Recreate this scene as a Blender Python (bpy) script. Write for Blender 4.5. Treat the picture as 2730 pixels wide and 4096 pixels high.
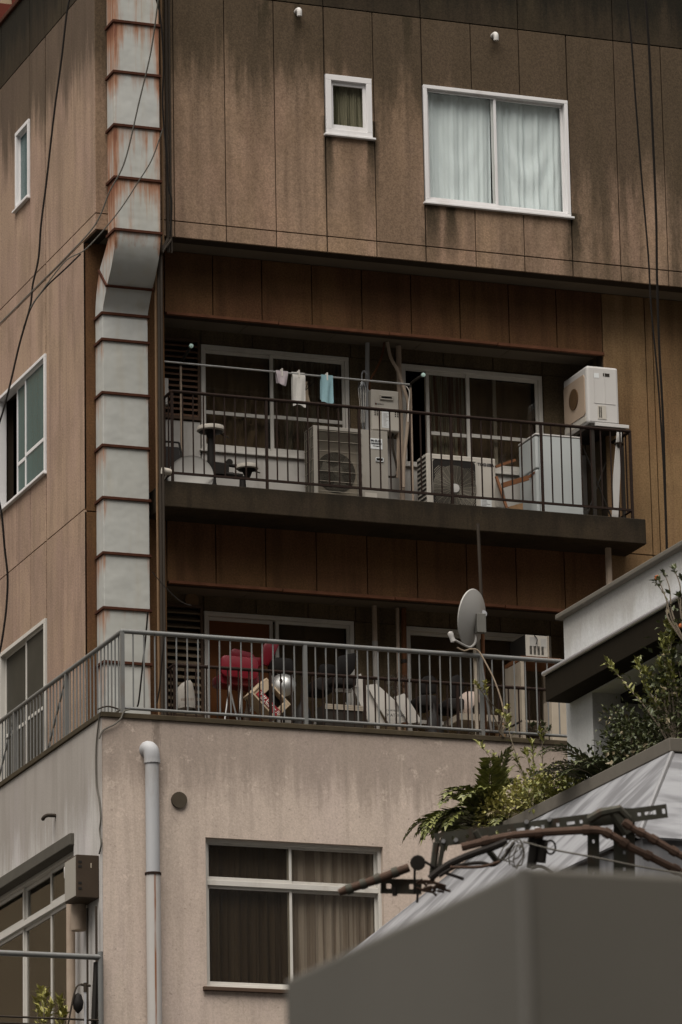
import bpy, bmesh, math, random
from mathutils import Vector, Matrix, Euler
R = math.radians
for o in list(bpy.data.objects): bpy.data.objects.remove(o)
S = bpy.context.scene
COL = S.collection

# ------------------------------------------------------------ camera, sky, sun, exposure
CAM = Vector((-15.879, -50.294, 1.6)); FPX = 18954.0
YAW, PIT, ROL = R(20.7373), R(15.1508), R(-1.0943)
fw_ = Vector((math.sin(YAW)*math.cos(PIT), math.cos(YAW)*math.cos(PIT), math.sin(PIT)))
r0 = Vector((math.cos(YAW), -math.sin(YAW), 0)); u0 = r0.cross(fw_)
rt_ = math.cos(ROL)*r0 + math.sin(ROL)*u0; up_ = -math.sin(ROL)*r0 + math.cos(ROL)*u0
cd = bpy.data.cameras.new('camera'); cam = bpy.data.objects.new('camera', cd); COL.objects.link(cam)
cam.matrix_world = Matrix(((rt_.x, up_.x, -fw_.x, CAM.x), (rt_.y, up_.y, -fw_.y, CAM.y), (rt_.z, up_.z, -fw_.z, CAM.z), (0, 0, 0, 1)))
cd.sensor_fit = 'VERTICAL'; cd.sensor_height = 36; cd.sensor_width = 24; cd.lens = FPX/4096*36
cd.clip_start = .5; cd.clip_end = 3000
cd.dof.use_dof = True; cd.dof.focus_distance = 54; cd.dof.aperture_fstop = 6.2
S.camera = cam

SUN_EL, SUN_AZ = 66, 222          # degrees; azimuth measured so that the light comes from the front left
W = bpy.data.worlds.new('World'); S.world = W; W.use_nodes = True
nt = W.node_tree; nt.nodes.clear()
sky = nt.nodes.new('ShaderNodeTexSky'); sky.sky_type = 'NISHITA'; sky.sun_disc = False
sky.sun_elevation = R(SUN_EL); sky.sun_rotation = R(SUN_AZ); sky.air_density = 1.0; sky.dust_density = 4.0
hs = nt.nodes.new('ShaderNodeHueSaturation'); hs.inputs['Saturation'].default_value = .22
tint = nt.nodes.new('ShaderNodeMix'); tint.data_type = 'RGBA'; tint.blend_type = 'MULTIPLY'; tint.inputs[0].default_value = 1
tint.inputs[7].default_value = (1.0, .955, .89, 1)
bg = nt.nodes.new('ShaderNodeBackground'); bg.inputs['Strength'].default_value = .05
ow = nt.nodes.new('ShaderNodeOutputWorld')
nt.links.new(sky.outputs[0], hs.inputs['Color']); nt.links.new(hs.outputs[0], tint.inputs[6]); nt.links.new(tint.outputs[2], bg.inputs[0]); nt.links.new(bg.outputs[0], ow.inputs[0])
sl = bpy.data.lights.new('sun', 'SUN'); sl.energy = 1.5; sl.angle = R(60); sl.color = (1.0, .945, .875)
so = bpy.data.objects.new('sun', sl); COL.objects.link(so)
sd = Vector((math.sin(R(SUN_AZ))*math.cos(R(SUN_EL)), math.cos(R(SUN_AZ))*math.cos(R(SUN_EL)), math.sin(R(SUN_EL))))
so.rotation_euler = (-sd).to_track_quat('-Z', 'Y').to_euler(); so.location = (0, -20, 40)
S.view_settings.view_transform = 'Standard'; S.view_settings.look = 'None'; S.view_settings.gamma = 1
S.view_settings.exposure = 1.52
S.render.engine = 'CYCLES'; S.render.resolution_x = 682; S.render.resolution_y = 1024
S.cycles.max_bounces = 6; S.cycles.transparent_max_bounces = 12

# ------------------------------------------------------------ picking points off the photograph
def ray(px, py): return rt_*((px-1365)/FPX) - up_*((py-2048)/FPX) + fw_
def P(p, X=None, Y=None, Z=None):            # where the sight line meets a wall plane of the place
    r = ray(*p)
    t = (X-CAM.x)/r.x if X is not None else (Y-CAM.y)/r.y if Y is not None else (Z-CAM.z)/r.z
    return CAM + r*t
def PD(p, d): return CAM + ray(*p)*d          # at a distance
def crop(ox, oy, s): return lambda x, y: (ox+x/s, oy+y/s)
c1 = crop(0,0,1.1487); c2 = crop(1365,0,1.1487); c3 = crop(0,1024,1.1487); c4 = crop(1365,1024,1.1487)
c5 = crop(0,2048,1.1487); c6 = crop(1365,2048,1.1487); c7 = crop(0,3072,1.1487); c8 = crop(1365,3072,1.1487)
z1 = crop(620,1300,3.136); z2 = crop(1080,1300,2.6133); z3 = crop(1580,1380,2.6133); z4 = crop(2080,1400,2.8)
z5 = crop(600,2320,2.6133); z6 = crop(1100,2320,2.6133); z7 = crop(1650,2300,2.4123)
zb = crop(300,820,3.136); r2 = crop(0,2450,3.0154); r3 = crop(0,3150,2.4875); r4 = crop(1650,2850,1.4519); r5 = crop(2130,2200,2.6133); r8 = crop(1300,3150,1.0965)
def FR(a, b, Y):                              # rectangle on a plane facing the street: X0, X1, Z0, Z1
    p, q = P(a, Y=Y), P(b, Y=Y); return p.x, q.x, q.z, p.z

# ------------------------------------------------------------ mesh building
ORG = {}
def origin(o): return ORG.get(o.name, Vector((0,0,0)))
def tag(o, label=None, cat=None, group=None, kind=None):
    if label: o['label'] = label
    if cat: o['category'] = cat
    if group: o['group'] = group
    if kind: o['kind'] = kind
    return o
def thing(name, loc, label, cat, group=None):
    o = bpy.data.objects.new(name, None); COL.objects.link(o); o.location = loc; o.empty_display_size = .1
    ORG[o.name] = Vector(loc); return tag(o, label, cat, group)
class MB:
    def __init__(s): s.v = []; s.f = []; s.T = None
    def add(s, vs, fs):
        n = len(s.v)
        s.v += [ (s.T @ Vector(v)) if s.T else Vector(v) for v in vs]; s.f += [tuple(i+n for i in f) for f in fs]; return s
    def box(s, x0, x1, y0, y1, z0, z1):
        if x1 < x0: x0, x1 = x1, x0
        if y1 < y0: y0, y1 = y1, y0
        if z1 < z0: z0, z1 = z1, z0
        return s.add([(x0,y0,z0),(x1,y0,z0),(x1,y1,z0),(x0,y1,z0),(x0,y0,z1),(x1,y0,z1),(x1,y1,z1),(x0,y1,z1)],
              [(0,3,2,1),(4,5,6,7),(0,1,5,4),(1,2,6,5),(2,3,7,6),(3,0,4,7)])
    def bx(s, ax, u0, u1, v0, v1, w0, w1):    # ax 'F': a wall facing the street (u=X, w=Y); 'L': facing left (u=Y, w=X)
        return s.box(u0,u1,w0,w1,v0,v1) if ax == 'F' else s.box(w0,w1,u0,u1,v0,v1)
    def tube(s, path, r, n=8, caps=True):
        path = [Vector(p) for p in path]; rs = r if isinstance(r, (list,tuple)) else [r]*len(path)
        vs = []; fs = []; ref = None
        for i, p in enumerate(path):
            a = path[max(i-1,0)]; b = path[min(i+1,len(path)-1)]; d = (b-a)
            d = d.normalized() if d.length > 1e-9 else Vector((0,0,1))
            if ref is None: ref = Vector((0,0,1)) if abs(d.z) < .9 else Vector((1,0,0))
            t = d.cross(ref);
            if t.length < 1e-6: t = d.cross(Vector((0,1,0)))
            t.normalize(); b2 = t.cross(d).normalized(); ref = b2
            for k in range(n):
                an = 2*math.pi*k/n; vs.append(p + (t*math.cos(an)+b2*math.sin(an))*rs[i])
        for i in range(len(path)-1):
            for k in range(n):
                fs.append((i*n+k, i*n+(k+1)%n, (i+1)*n+(k+1)%n, (i+1)*n+k))
        if caps: fs.append(tuple(range(n-1,-1,-1))); fs.append(tuple(range((len(path)-1)*n, len(path)*n)))
        return s.add(vs, fs)
    def lathe(s, c, axis, prof, n=20):         # prof: (radius, along)
        c = Vector(c); a = Vector(axis).normalized(); t = a.cross(Vector((0,0,1)) if abs(a.z) < .9 else Vector((1,0,0))).normalized(); b = a.cross(t)
        vs = []; fs = []
        for r, h in prof:
            for k in range(n):
                an = 2*math.pi*k/n; vs.append(c + a*h + (t*math.cos(an)+b*math.sin(an))*r)
        for i in range(len(prof)-1):
            for k in range(n): fs.append((i*n+k, i*n+(k+1)%n, (i+1)*n+(k+1)%n, (i+1)*n+k))
        if prof[0][0] > 1e-4: fs.append(tuple(range(n-1,-1,-1)))
        if prof[-1][0] > 1e-4: fs.append(tuple(range((len(prof)-1)*n, len(prof)*n)))
        return s.add(vs, fs)
    def ring(s, c, axis, Rr, r, n=24, m=6):
        c = Vector(c); a = Vector(axis).normalized(); t = a.cross(Vector((0,0,1)) if abs(a.z) < .9 else Vector((1,0,0))).normalized(); b = a.cross(t)
        vs = []; fs = []
        for i in range(n):
            an = 2*math.pi*i/n; d = t*math.cos(an)+b*math.sin(an)
            for k in range(m):
                ak = 2*math.pi*k/m; vs.append(c + d*(Rr + r*math.cos(ak)) + a*(r*math.sin(ak)))
        for i in range(n):
            for k in range(m): fs.append((i*m+k, i*m+(k+1)%m, ((i+1)%n)*m+(k+1)%m, ((i+1)%n)*m+k))
        return s.add(vs, fs)
    def prism(s, pts, d):                      # closed outline pushed along d
        n = len(pts); pts = [Vector(p) for p in pts]; d = Vector(d)
        return s.add(pts + [p+d for p in pts], [tuple(range(n-1,-1,-1)), tuple(range(n,2*n))] + [(i,(i+1)%n,(i+1)%n+n,i+n) for i in range(n)])
    def sheet(s, grid, th=0):                  # rows of points
        nr, nc = len(grid), len(grid[0]); vs = [p for r in grid for p in r]
        s.add(vs, [(i*nc+j, i*nc+j+1, (i+1)*nc+j+1, (i+1)*nc+j) for i in range(nr-1) for j in range(nc-1)]); return s
    def leaf(s, p, d, n, L, w):
        p = Vector(p); d = Vector(d).normalized(); n = Vector(n); sd_ = d.cross(n)
        if sd_.length < 1e-4: sd_ = d.cross(Vector((1,0,0)))
        sd_.normalize(); nn = sd_.cross(d)
        return s.add([p, p+d*L*.45+sd_*w+nn*w*.4, p+d*L-nn*L*.12, p+d*L*.45-sd_*w+nn*w*.4, p+d*L*.5], [(0,1,4),(1,2,4),(0,4,3),(4,2,3)])
    def mesh(s, name, org, bevel=0, smooth=False, weld=False, solid=0):
        me = bpy.data.meshes.new(name); me.from_pydata([v-org for v in s.v], [], s.f)
        bm = bmesh.new(); bm.from_mesh(me)
        if weld: bmesh.ops.remove_doubles(bm, verts=bm.verts, dist=1e-4)
        bmesh.ops.recalc_face_normals(bm, faces=bm.faces)
        if solid: bmesh.ops.solidify(bm, geom=bm.faces[:], thickness=solid)
        if bevel:
            ed = [e for e in bm.edges if len(e.link_faces) == 2 and e.calc_face_angle(0) > .6]
            bmesh.ops.bevel(bm, geom=ed, offset=bevel, segments=2, affect='EDGES', profile=.5)
        bm.to_mesh(me); bm.free()
        if smooth:
            for p in me.polygons: p.use_smooth = True
            try: me.set_sharp_from_angle(angle=R(40))
            except Exception: pass
        return me
    def build(s, name, mat, parent=None, bevel=0, smooth=False, at=None, weld=False, solid=0):
        org = Vector(at) if at is not None else (origin(parent) if parent else Vector((0,0,0)))
        me = s.mesh(name, org, bevel, smooth, weld, solid); me.materials.append(mat)
        o = bpy.data.objects.new(name, me); COL.objects.link(o)
        if parent: o.parent = parent; o.location = org - origin(parent)
        else: o.location = org
        ORG[o.name] = org; return o
def again(name, me, at, parent):               # a repeat that shares its mesh
    o = bpy.data.objects.new(name, me); COL.objects.link(o); o.parent = parent; o.location = Vector(at)-origin(parent); ORG[o.name] = Vector(at); return o
def cells(u0, u1, v0, v1, holes):
    us = sorted({u0,u1} | {min(max(h[i],u0),u1) for h in holes for i in (0,1)}); out = []
    for a, b in zip(us, us[1:]):
        if b-a < 1e-4: continue
        m = (a+b)/2; hs_ = sorted((max(h[2],v0), min(h[3],v1)) for h in holes if h[0] < m < h[1] and h[3] > v0 and h[2] < v1); z = v0
        for p, q in hs_:
            if p-z > 1e-4: out.append((a,b,z,p))
            z = max(z,q)
        if v1-z > 1e-4: out.append((a,b,z,v1))
    return out
def text_mesh(name, s, size, mat, parent, loc, ux, uz, depth=.0015, bold=0):
    cu = bpy.data.curves.new(name, 'FONT'); cu.body = s; cu.size = size; cu.extrude = depth; cu.offset = bold; cu.resolution_u = 3
    t = bpy.data.objects.new(name+'_tmp', cu); COL.objects.link(t)
    me = bpy.data.meshes.new_from_object(t.evaluated_get(bpy.context.evaluated_depsgraph_get())); bpy.data.objects.remove(t)
    ux, uz = Vector(ux).normalized(), Vector(uz).normalized(); n = ux.cross(uz)
    M = Matrix((ux, uz, n)).transposed().to_4x4(); me.transform(M)
    me.materials.clear(); me.materials.append(mat)
    o = bpy.data.objects.new(name, me); COL.objects.link(o); o.parent = parent; o.location = Vector(loc)-origin(parent); ORG[o.name] = Vector(loc); return o
rnd = random.Random(7)
def smooth_path(pts, k=6):                     # Catmull-Rom through the points
    pts = [Vector(p) for p in pts]; out = []
    for i in range(len(pts)-1):
        a, b, c, d = pts[max(i-1,0)], pts[i], pts[i+1], pts[min(i+2,len(pts)-1)]
        for j in range(k):
            t = j/k; out.append(.5*((2*b)+(c-a)*t+(2*a-5*b+4*c-d)*t*t+(3*b-a-3*c+d)*t**3))
    return out+[pts[-1]]

# ------------------------------------------------------------ materials
class NT:
    def __init__(s, name):
        s.m = bpy.data.materials.new(name); s.m.use_nodes = True; s.t = s.m.node_tree; s.b = s.t.nodes['Principled BSDF']; s._p = None
    def n(s, k): return s.t.nodes.new(k)
    def put(s, sock, v):
        if isinstance(v, bpy.types.NodeSocket): s.t.links.new(v, sock)
        elif isinstance(v, (tuple,list)) and len(v) == 3 and sock.type == 'RGBA': sock.default_value = (*v,1)
        else: sock.default_value = v
    def pos(s):
        if not s._p: s._p = s.n('ShaderNodeNewGeometry').outputs['Position']
        return s._p
    def gen(s): return s.n('ShaderNodeTexCoord').outputs['Generated']
    def math(s, op, a, b=0, clamp=False):
        x = s.n('ShaderNodeMath'); x.operation = op; x.use_clamp = clamp; s.put(x.inputs[0], a); s.put(x.inputs[1], b); return x.outputs[0]
    def sep(s, v): x = s.n('ShaderNodeSeparateXYZ'); s.put(x.inputs[0], v); return x.outputs
    def scale(s, v, k): x = s.n('ShaderNodeVectorMath'); x.operation = 'MULTIPLY'; s.put(x.inputs[0], v); x.inputs[1].default_value = k; return x.outputs[0]
    def noise(s, v, sc, det=4, ro=.55): x = s.n('ShaderNodeTexNoise'); s.put(x.inputs['Vector'], v); x.inputs['Scale'].default_value = sc; x.inputs['Detail'].default_value = det; x.inputs['Roughness'].default_value = ro; return x.outputs['Fac']
    def rng(s, v, a, b, c=0, d=1): x = s.n('ShaderNodeMapRange'); x.interpolation_type = 'SMOOTHSTEP'; s.put(x.inputs[0], v); [x.inputs[i+1].__setattr__('default_value', q) for i, q in enumerate((a,b,c,d))]; return x.outputs[0]
    def mix(s, f, a, b, mode='MIX'): x = s.n('ShaderNodeMix'); x.data_type = 'RGBA'; x.blend_type = mode; s.put(x.inputs[0], f); s.put(x.inputs[6], a); s.put(x.inputs[7], b); return x.outputs[2]
    def bump(s, h, st, d=.01): x = s.n('ShaderNodeBump'); x.inputs['Strength'].default_value = st; x.inputs['Distance'].default_value = d; s.put(x.inputs['Height'], h); s.t.links.new(x.outputs[0], s.b.inputs['Normal'])
    def fin(s, col, rough=.8, metal=0, spec=.3):
        s.put(s.b.inputs['Base Color'], col); s.put(s.b.inputs['Roughness'], rough); s.put(s.b.inputs['Metallic'], metal); s.b.inputs['Specular IOR Level'].default_value = spec; return s.m
def mulc(c, k): return tuple(x*k for x in c)
def plain(name, col, rough=.6, metal=0, var=.18, sc=9, spec=.14, dirt=.0, dirtcol=(.06,.045,.03), streak=False):
    N = NT(name); p = N.scale(N.pos(), (1,1,.12) if streak else (1,1,1))
    c = N.mix(N.noise(p, sc), mulc(col,1-var), mulc(col,1+var))
    if dirt:
        d = N.rng(N.noise(N.scale(N.pos(),(1,1,.3)), sc*.6, 6, .65), .52, .75); c = N.mix(N.math('MULTIPLY', d, dirt), c, dirtcol)
    N.bump(N.noise(N.pos(), 60, 3), .12, .004)
    return N.fin(c, rough, metal, spec)
def facade(name, base, alt, stain, ztop=None, zlen=2.0, amt=.6, spots=(), axis='F', grain=.24, stk=5.0, side=None, panel=.25, con=1.0, crack=False):
    """painted, rain-streaked cladding: mottled paint, fine grain, dark runs that start at the roof edge and below window corners"""
    N = NT(name); p = N.pos(); X, Y, Z = N.sep(p)
    c = N.mix(N.rng(N.noise(p, .9, 3), .38, .62), base, alt)
    st = N.noise(N.scale(p, (1,1,.045)), stk, 5, .6)
    st2 = N.noise(N.scale(p, (1,1,.2)), stk*2.2, 5, .65)
    c = N.mix(N.rng(st, .46, .66, 0, .62*con), c, mulc(alt,.48))
    c = N.mix(N.rng(st2, .50, .72, 0, .2*con), c, mulc(base,1.3))
    cl_ = N.noise(N.scale(p,(1,1,.6)), 1.25, 6, .68)
    c = N.mix(N.rng(cl_, .47, .63, 0, .6*con), c, mulc(base,.6)); c = N.mix(N.rng(cl_, .44, .30, 0, .5*con), c, mulc(base,1.3))
    c = N.mix(N.rng(N.noise(N.scale(p,(1,1,.35)), 3.1, 5, .62), .50, .70, 0, .55*con), c, mulc(base,.58))
    c = N.mix(N.rng(N.noise(N.scale(p,(1,1,.2)), 1.7, 4, .6), .52, .66, 0, .5*con), c, (base[0]*1.12,base[1]*1.08,base[2]*1.22))
    ro = N.n('ShaderNodeObjectInfo').outputs['Random']
    c = N.mix(N.math('MULTIPLY', N.math('SUBTRACT', ro, .35), panel*2, True), c, mulc(alt,.6))
    m = None; st3 = N.noise(N.scale(p, (1,1,.05)), stk*.55, 5, .62)
    if ztop is not None:
        g = N.rng(Z, ztop-zlen, ztop, 0, 1)
        if side is not None: g = N.math('ADD', g, N.rng(X, side[0], side[1], 0, side[2]))
        m = N.rng(N.math('ADD', N.math('MULTIPLY', g, .55), N.math('MULTIPLY', N.math('ADD', st3, N.math('MULTIPLY', st2, .5)), .66)), .61, .90, 0, amt)
    u = X if axis == 'F' else Y
    for (uc, hw, zt, zb_) in spots:
        a = N.rng(N.math('ABSOLUTE', N.math('SUBTRACT', N.math('ADD', u, N.math('MULTIPLY', N.math('SUBTRACT', st2, .5), hw*1.5)), uc)), hw*.25, hw, 1, 0)
        b = N.math('MULTIPLY', N.rng(Z, zb_, zt-.1, 0, 1), N.math('LESS_THAN', Z, zt))
        k = N.math('MULTIPLY', N.math('MULTIPLY', a, b), N.rng(st2, .3, .5, .7, 1)); m = N.math('MAXIMUM', m, k) if m is not None else k
    if m is not None: c = N.mix(m, c, stain)
    if crack:
        wv = N.n('ShaderNodeVectorMath'); wv.operation = 'ADD'; N.put(wv.inputs[0], p); nz = N.n('ShaderNodeTexNoise'); N.put(nz.inputs['Vector'], p); nz.inputs['Scale'].default_value = 3; nz.inputs['Detail'].default_value = 5; N.put(wv.inputs[1], N.scale(nz.outputs['Color'], (.5,.5,.5)))
        vo = N.n('ShaderNodeTexVoronoi'); vo.feature = 'DISTANCE_TO_EDGE'; N.put(vo.inputs['Vector'], wv.outputs[0]); vo.inputs['Scale'].default_value = .75
        ck = N.math('MULTIPLY', N.rng(vo.outputs['Distance'], .002, .009, 1, 0), N.rng(N.noise(p, .8, 2), .5, .6))
        c = N.mix(N.math('MULTIPLY', ck, .22), c, mulc(base,.35))
        c = N.mix(N.rng(N.noise(p, 22, 3), .66, .74, 0, .55), c, mulc(base,.45))
        c = N.mix(N.rng(N.noise(p, 6, 4, .7), .58, .7, 0, .35), c, mulc(base,1.25))
    gr = N.noise(p, 48, 3, .75)
    c = N.mix(N.rng(gr, .3, .7), mulc_n(N, c, 1-grain), mulc_n(N, c, 1+grain))
    N.bump(gr, .35, .006)
    return N.fin(c, .9, 0, .15)
def mulc_n(N, c, k): return N.mix(1.0, c, (k,k,k), 'MULTIPLY')
def glassm(name, tintc=(.9,.93,.9), refl=.06, rough=.02):
    N = NT(name); t = N.t; t.nodes.remove(N.b)
    tr = N.n('ShaderNodeBsdfTransparent'); tr.inputs[0].default_value = (*tintc,1)
    gl = N.n('ShaderNodeBsdfGlossy'); gl.inputs['Roughness'].default_value = rough; gl.inputs['Color'].default_value = (.9,.92,.92,1)
    lw = N.n('ShaderNodeLayerWeight'); lw.inputs[0].default_value = .5
    mx = N.n('ShaderNodeMixShader'); t.links.new(N.math('ADD', N.math('MULTIPLY', N.math('POWER', lw.outputs['Facing'], 4), .5), refl, True), mx.inputs[0]); t.links.new(tr.outputs[0], mx.inputs[1]); t.links.new(gl.outputs[0], mx.inputs[2])
    t.links.new(mx.outputs[0], t.nodes['Material Output'].inputs[0]); return N.m
M = {}
TAN, PINK, MOSS = (.288,.194,.124), (.225,.140,.100), (.036,.028,.017)
M['upper'] = facade('upper_cladding', TAN, (.262,.180,.124), (.046,.034,.020), 22.6, 2.9, .84,
    spots=((4.20,.17,20.03,18.7),(4.46,.13,20.03,18.8),(6.06,.17,20.0,18.5),(3.47,.12,20.9,19.3),(2.90,.09,20.9,19.2),(2.1,.25,22.3,20.2),(2.55,.12,22.3,20.5),(3.95,.16,22.3,20.3)), side=(3.0,8,.5))
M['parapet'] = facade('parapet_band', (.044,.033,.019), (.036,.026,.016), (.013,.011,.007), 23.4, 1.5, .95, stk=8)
M['left'] = facade('side_cladding', (.335,.238,.168), (.325,.226,.172), (.05,.037,.025), 22.4, 2.2, .8, axis='L', con=.75)
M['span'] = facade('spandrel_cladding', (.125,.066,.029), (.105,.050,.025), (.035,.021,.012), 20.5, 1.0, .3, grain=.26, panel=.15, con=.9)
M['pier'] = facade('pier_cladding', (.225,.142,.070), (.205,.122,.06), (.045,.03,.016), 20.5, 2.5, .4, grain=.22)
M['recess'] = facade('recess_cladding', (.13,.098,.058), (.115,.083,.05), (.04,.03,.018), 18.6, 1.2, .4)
M['base'] = plain('pale_stucco', (.46,.44,.41), .95, 0, .1, 6, dirt=.5, dirtcol=(.2,.17,.13))
M['joint'] = plain('joint_sealant', (.035,.026,.018), .9)
M['soffit'] = plain('soffit_board', (.14,.115,.085), .9, var=.2, sc=2)
M['podium'] = facade('podium_render', (.50,.415,.35), (.475,.39,.33), (.20,.162,.135), 13.15, 1.6, .55, stk=13, grain=.10, con=.32, crack=True, spots=((.12,.10,13.0,11.4),), panel=0)
M['podleft'] = facade('podium_side_paint', (.49,.47,.445), (.45,.43,.41), (.22,.19,.16), 13.1, 2.2, .6, axis='L', stk=5.5, grain=.06, con=.5, panel=0)
M['coping'] = plain('mossy_coping', (.055,.043,.027), .95, var=.5, sc=6)
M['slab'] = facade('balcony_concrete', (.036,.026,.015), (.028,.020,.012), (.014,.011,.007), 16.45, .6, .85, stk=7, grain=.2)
M['rust'] = plain('rusted_steel', (.020,.012,.009), .85, var=.5, sc=25, dirt=.3, dirtcol=(.055,.024,.013))
M['rustpipe'] = plain('rusty_pole', (.10,.042,.018), .8, var=.4, sc=14, dirt=.6, dirtcol=(.20,.075,.03))
M['rusttrim'] = plain('rusted_drip_edge', (.13,.055,.03), .85, var=.5, sc=8)
M['rail'] = plain('grey_rail_paint', (.135,.137,.132), .42, .0, .15, 12, dirt=.45, dirtcol=(.12,.075,.045), spec=.5)
M['railleft'] = M['rail']
M['alu'] = plain('aluminium_frame', (.52,.50,.46), .5, .0, .1, 6, dirt=.25, dirtcol=(.2,.15,.1))
M['white_frame'] = plain('white_aluminium', (.66,.65,.65), .4, 0, .06, 6, dirt=.25, dirtcol=(.35,.3,.25))
M['dark_frame'] = plain('brown_aluminium', (.09,.06,.042), .5, .2, .15, 6)
M['glass'] = glassm('window_glass', (.96,.97,.96), .05)
M['glass_dark'] = glassm('tinted_window_glass', (.76,.74,.70), .05)
M['frost'] = plain('frosted_glass_teal', (.048,.098,.100), .22, 0, .45, 3, spec=.3, streak=True)
M['screen'] = plain('insect_screen', (.050,.046,.036), .7, 0, .25, 3)
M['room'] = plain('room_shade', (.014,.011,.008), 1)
M['curt_blue'] = plain('pale_blue_curtain', (.78,.835,.86), .9, 0, .05, 5)
M['curt_dark'] = plain('brown_sheer_curtain', (.22,.168,.115), .95, 0, .2, 4)
M['curt_stripe'] = None
def striped(name, a, b, sc):
    N = NT(name); X, Y, Z = N.sep(N.pos()); w = N.noise(N.scale(N.pos(), (1,1,.03)), sc, 2, .5)
    c = N.mix(N.rng(w, .46, .54), a, b); return N.fin(c, .95)
M['curt_stripe'] = striped('striped_curtain', (.24,.15,.115), (.46,.46,.39), 22)
M['curt_pod'] = striped('podium_curtain', (.075,.055,.038), (.095,.072,.050), 9)
M['curt_rose'] = striped('rosy_curtain', (.62,.57,.54), (.38,.33,.30), 9)
M['duct'] = None
def ductm():
    N = NT('rust_streaked_duct_paint'); g = N.sep(N.gen()); p = N.pos()
    base = N.mix(N.noise(N.scale(p,(1,1,.25)), 4, 3), (.35,.362,.352), (.43,.43,.405))
    base = N.mix(N.rng(N.noise(N.scale(p,(1,1,.1)),7,4), .5, .75, 0, .35), base, (.33,.285,.20))
    st = N.noise(N.scale(p, (1,1,.09)), 16, 5, .65); big = N.noise(N.scale(p,(1,1,.8)), .8, 2)
    top = N.rng(g[2], .35, 1.02, 0, 1)
    eX = N.math('ABSOLUTE', N.math('SUBTRACT', g[0], .5)); edge = N.rng(eX, .34, .5, 0, 1)
    zz = N.rng(N.sep(p)[2], 17.5, 20.4, .05, .26)
    k = N.math('ADD', N.math('ADD', N.math('MULTIPLY', st, .6), N.math('MULTIPLY', big, .35)), N.math('ADD', N.math('ADD', N.math('MULTIPLY', top, .16), N.math('MULTIPLY', edge, .17)), zz))
    ro = N.n('ShaderNodeObjectInfo').outputs['Random']; k = N.math('ADD', k, N.math('MULTIPLY', N.math('SUBTRACT', ro, .55), .10)); base = N.mix(N.math('MULTIPLY', ro, .35), base, (.30,.30,.26)); N.bump(N.noise(p, 3.5, 2), .5, .03)
    c = N.mix(N.rng(k, .74, .98, 0, .85), base, (.29,.115,.042))
    c = N.mix(N.rng(k, .90, 1.10, 0, .9), c, (.13,.038,.016))
    return N.fin(c, .6, 0, .35)
M['duct'] = ductm()
M['flange'] = plain('rusted_flange', (.055,.020,.011), .9, var=.5, sc=14)
M['pvc'] = plain('grey_pvc', (.36,.365,.375), .5, 0, .12, 6, dirt=.4, dirtcol=(.2,.17,.14), streak=True)
M['beigepipe'] = plain('beige_lagging', (.34,.27,.21), .85, 0, .2, 8, dirt=.5, dirtcol=(.15,.10,.07))
M['darkpipe'] = plain('dark_conduit', (.035,.027,.020), .7)
M['brownpipe'] = plain('brown_conduit', (.16,.10,.055), .7, var=.3)
M['cream'] = plain('cream_appliance_paint', (.45,.42,.37), .5, 0, .08, 5, dirt=.4, dirtcol=(.3,.24,.17))
M['greyapp'] = plain('grey_appliance_paint', (.30,.28,.245), .55, 0, .1, 5, dirt=.3, dirtcol=(.16,.12,.08), streak=True)
M['whiteapp'] = plain('white_appliance_paint', (.50,.485,.465), .4, 0, .05, 4, dirt=.15, dirtcol=(.4,.3,.2))
M['fridge'] = plain('bluish_white_enamel', (.42,.445,.44), .4, 0, .06, 3, dirt=.2, dirtcol=(.36,.28,.2), streak=True)
M['black'] = plain('black_plastic', (.018,.016,.014), .6)
M['dark'] = plain('dark_metal', (.035,.030,.025), .6, .2)
M['grille'] = plain('grille_wire', (.26,.235,.19), .5, .2, .15)
M['ink'] = plain('dark_print', (.03,.03,.035), .7)
M['red_ink'] = plain('red_print', (.35,.02,.03), .6)
M['white_ink'] = plain('white_print', (.7,.66,.6), .7)
M['sticker'] = plain('white_sticker', (.62,.64,.64), .6)
M['towel_w'] = plain('white_terry', (.60,.58,.54), 1, 0, .12, 30)
M['towel_b'] = plain('light_blue_terry', (.27,.43,.47), 1, 0, .1, 30)
M['lilac'] = plain('pale_lilac_cloth', (.50,.44,.46), 1, 0, .15, 30)
M['beigecloth'] = plain('beige_cloth', (.38,.30,.22), 1, 0, .15, 20)
M['plastic'] = glassm('clear_plastic', (.78,.78,.78), .14, .15)
M['discpad'] = plain('grey_disc_plastic', (.42,.39,.34), .7, 0, .2, 18, dirt=.6, dirtcol=(.18,.14,.1))
M['dish'] = plain('weathered_dish_paint', (.36,.35,.33), .5, .1, .1, 5, dirt=.35, dirtcol=(.24,.19,.13), streak=True)
M['redpad'] = plain('red_vinyl', (.17,.006,.015), .35, 0, .15, 6, spec=.5)
M['blackpad'] = plain('black_vinyl', (.014,.012,.011), .6, spec=.15)
M['crate'] = plain('beige_crate_plastic', (.46,.36,.25), .6, 0, .12, 7, dirt=.3)
M['cratered'] = plain('red_crate_print', (.26,.03,.035), .6, 0, .2, 9)
M['steel'] = plain('brushed_steel', (.42,.42,.41), .42, .85, .15, 4)
M['foam'] = plain('white_foam_sheet', (.36,.34,.31), .85, 0, .1, 4, dirt=.5, dirtcol=(.26,.21,.15))
M['wood'] = plain('brown_wood', (.17,.075,.035), .6, 0, .25, 10, streak=True)
M['doorwood'] = plain('orange_brown_door_panel', (.13,.048,.015), .6, 0, .2, 5, streak=True)
M['stand'] = plain('beige_rack_paint', (.37,.32,.255), .6, 0, .12, 6, dirt=.3)
M['whitewall'] = facade('white_stucco', (.50,.505,.50), (.47,.47,.465), (.22,.20,.165), 13.0, .7, .5, grain=.08, panel=0, con=.15)
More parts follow.
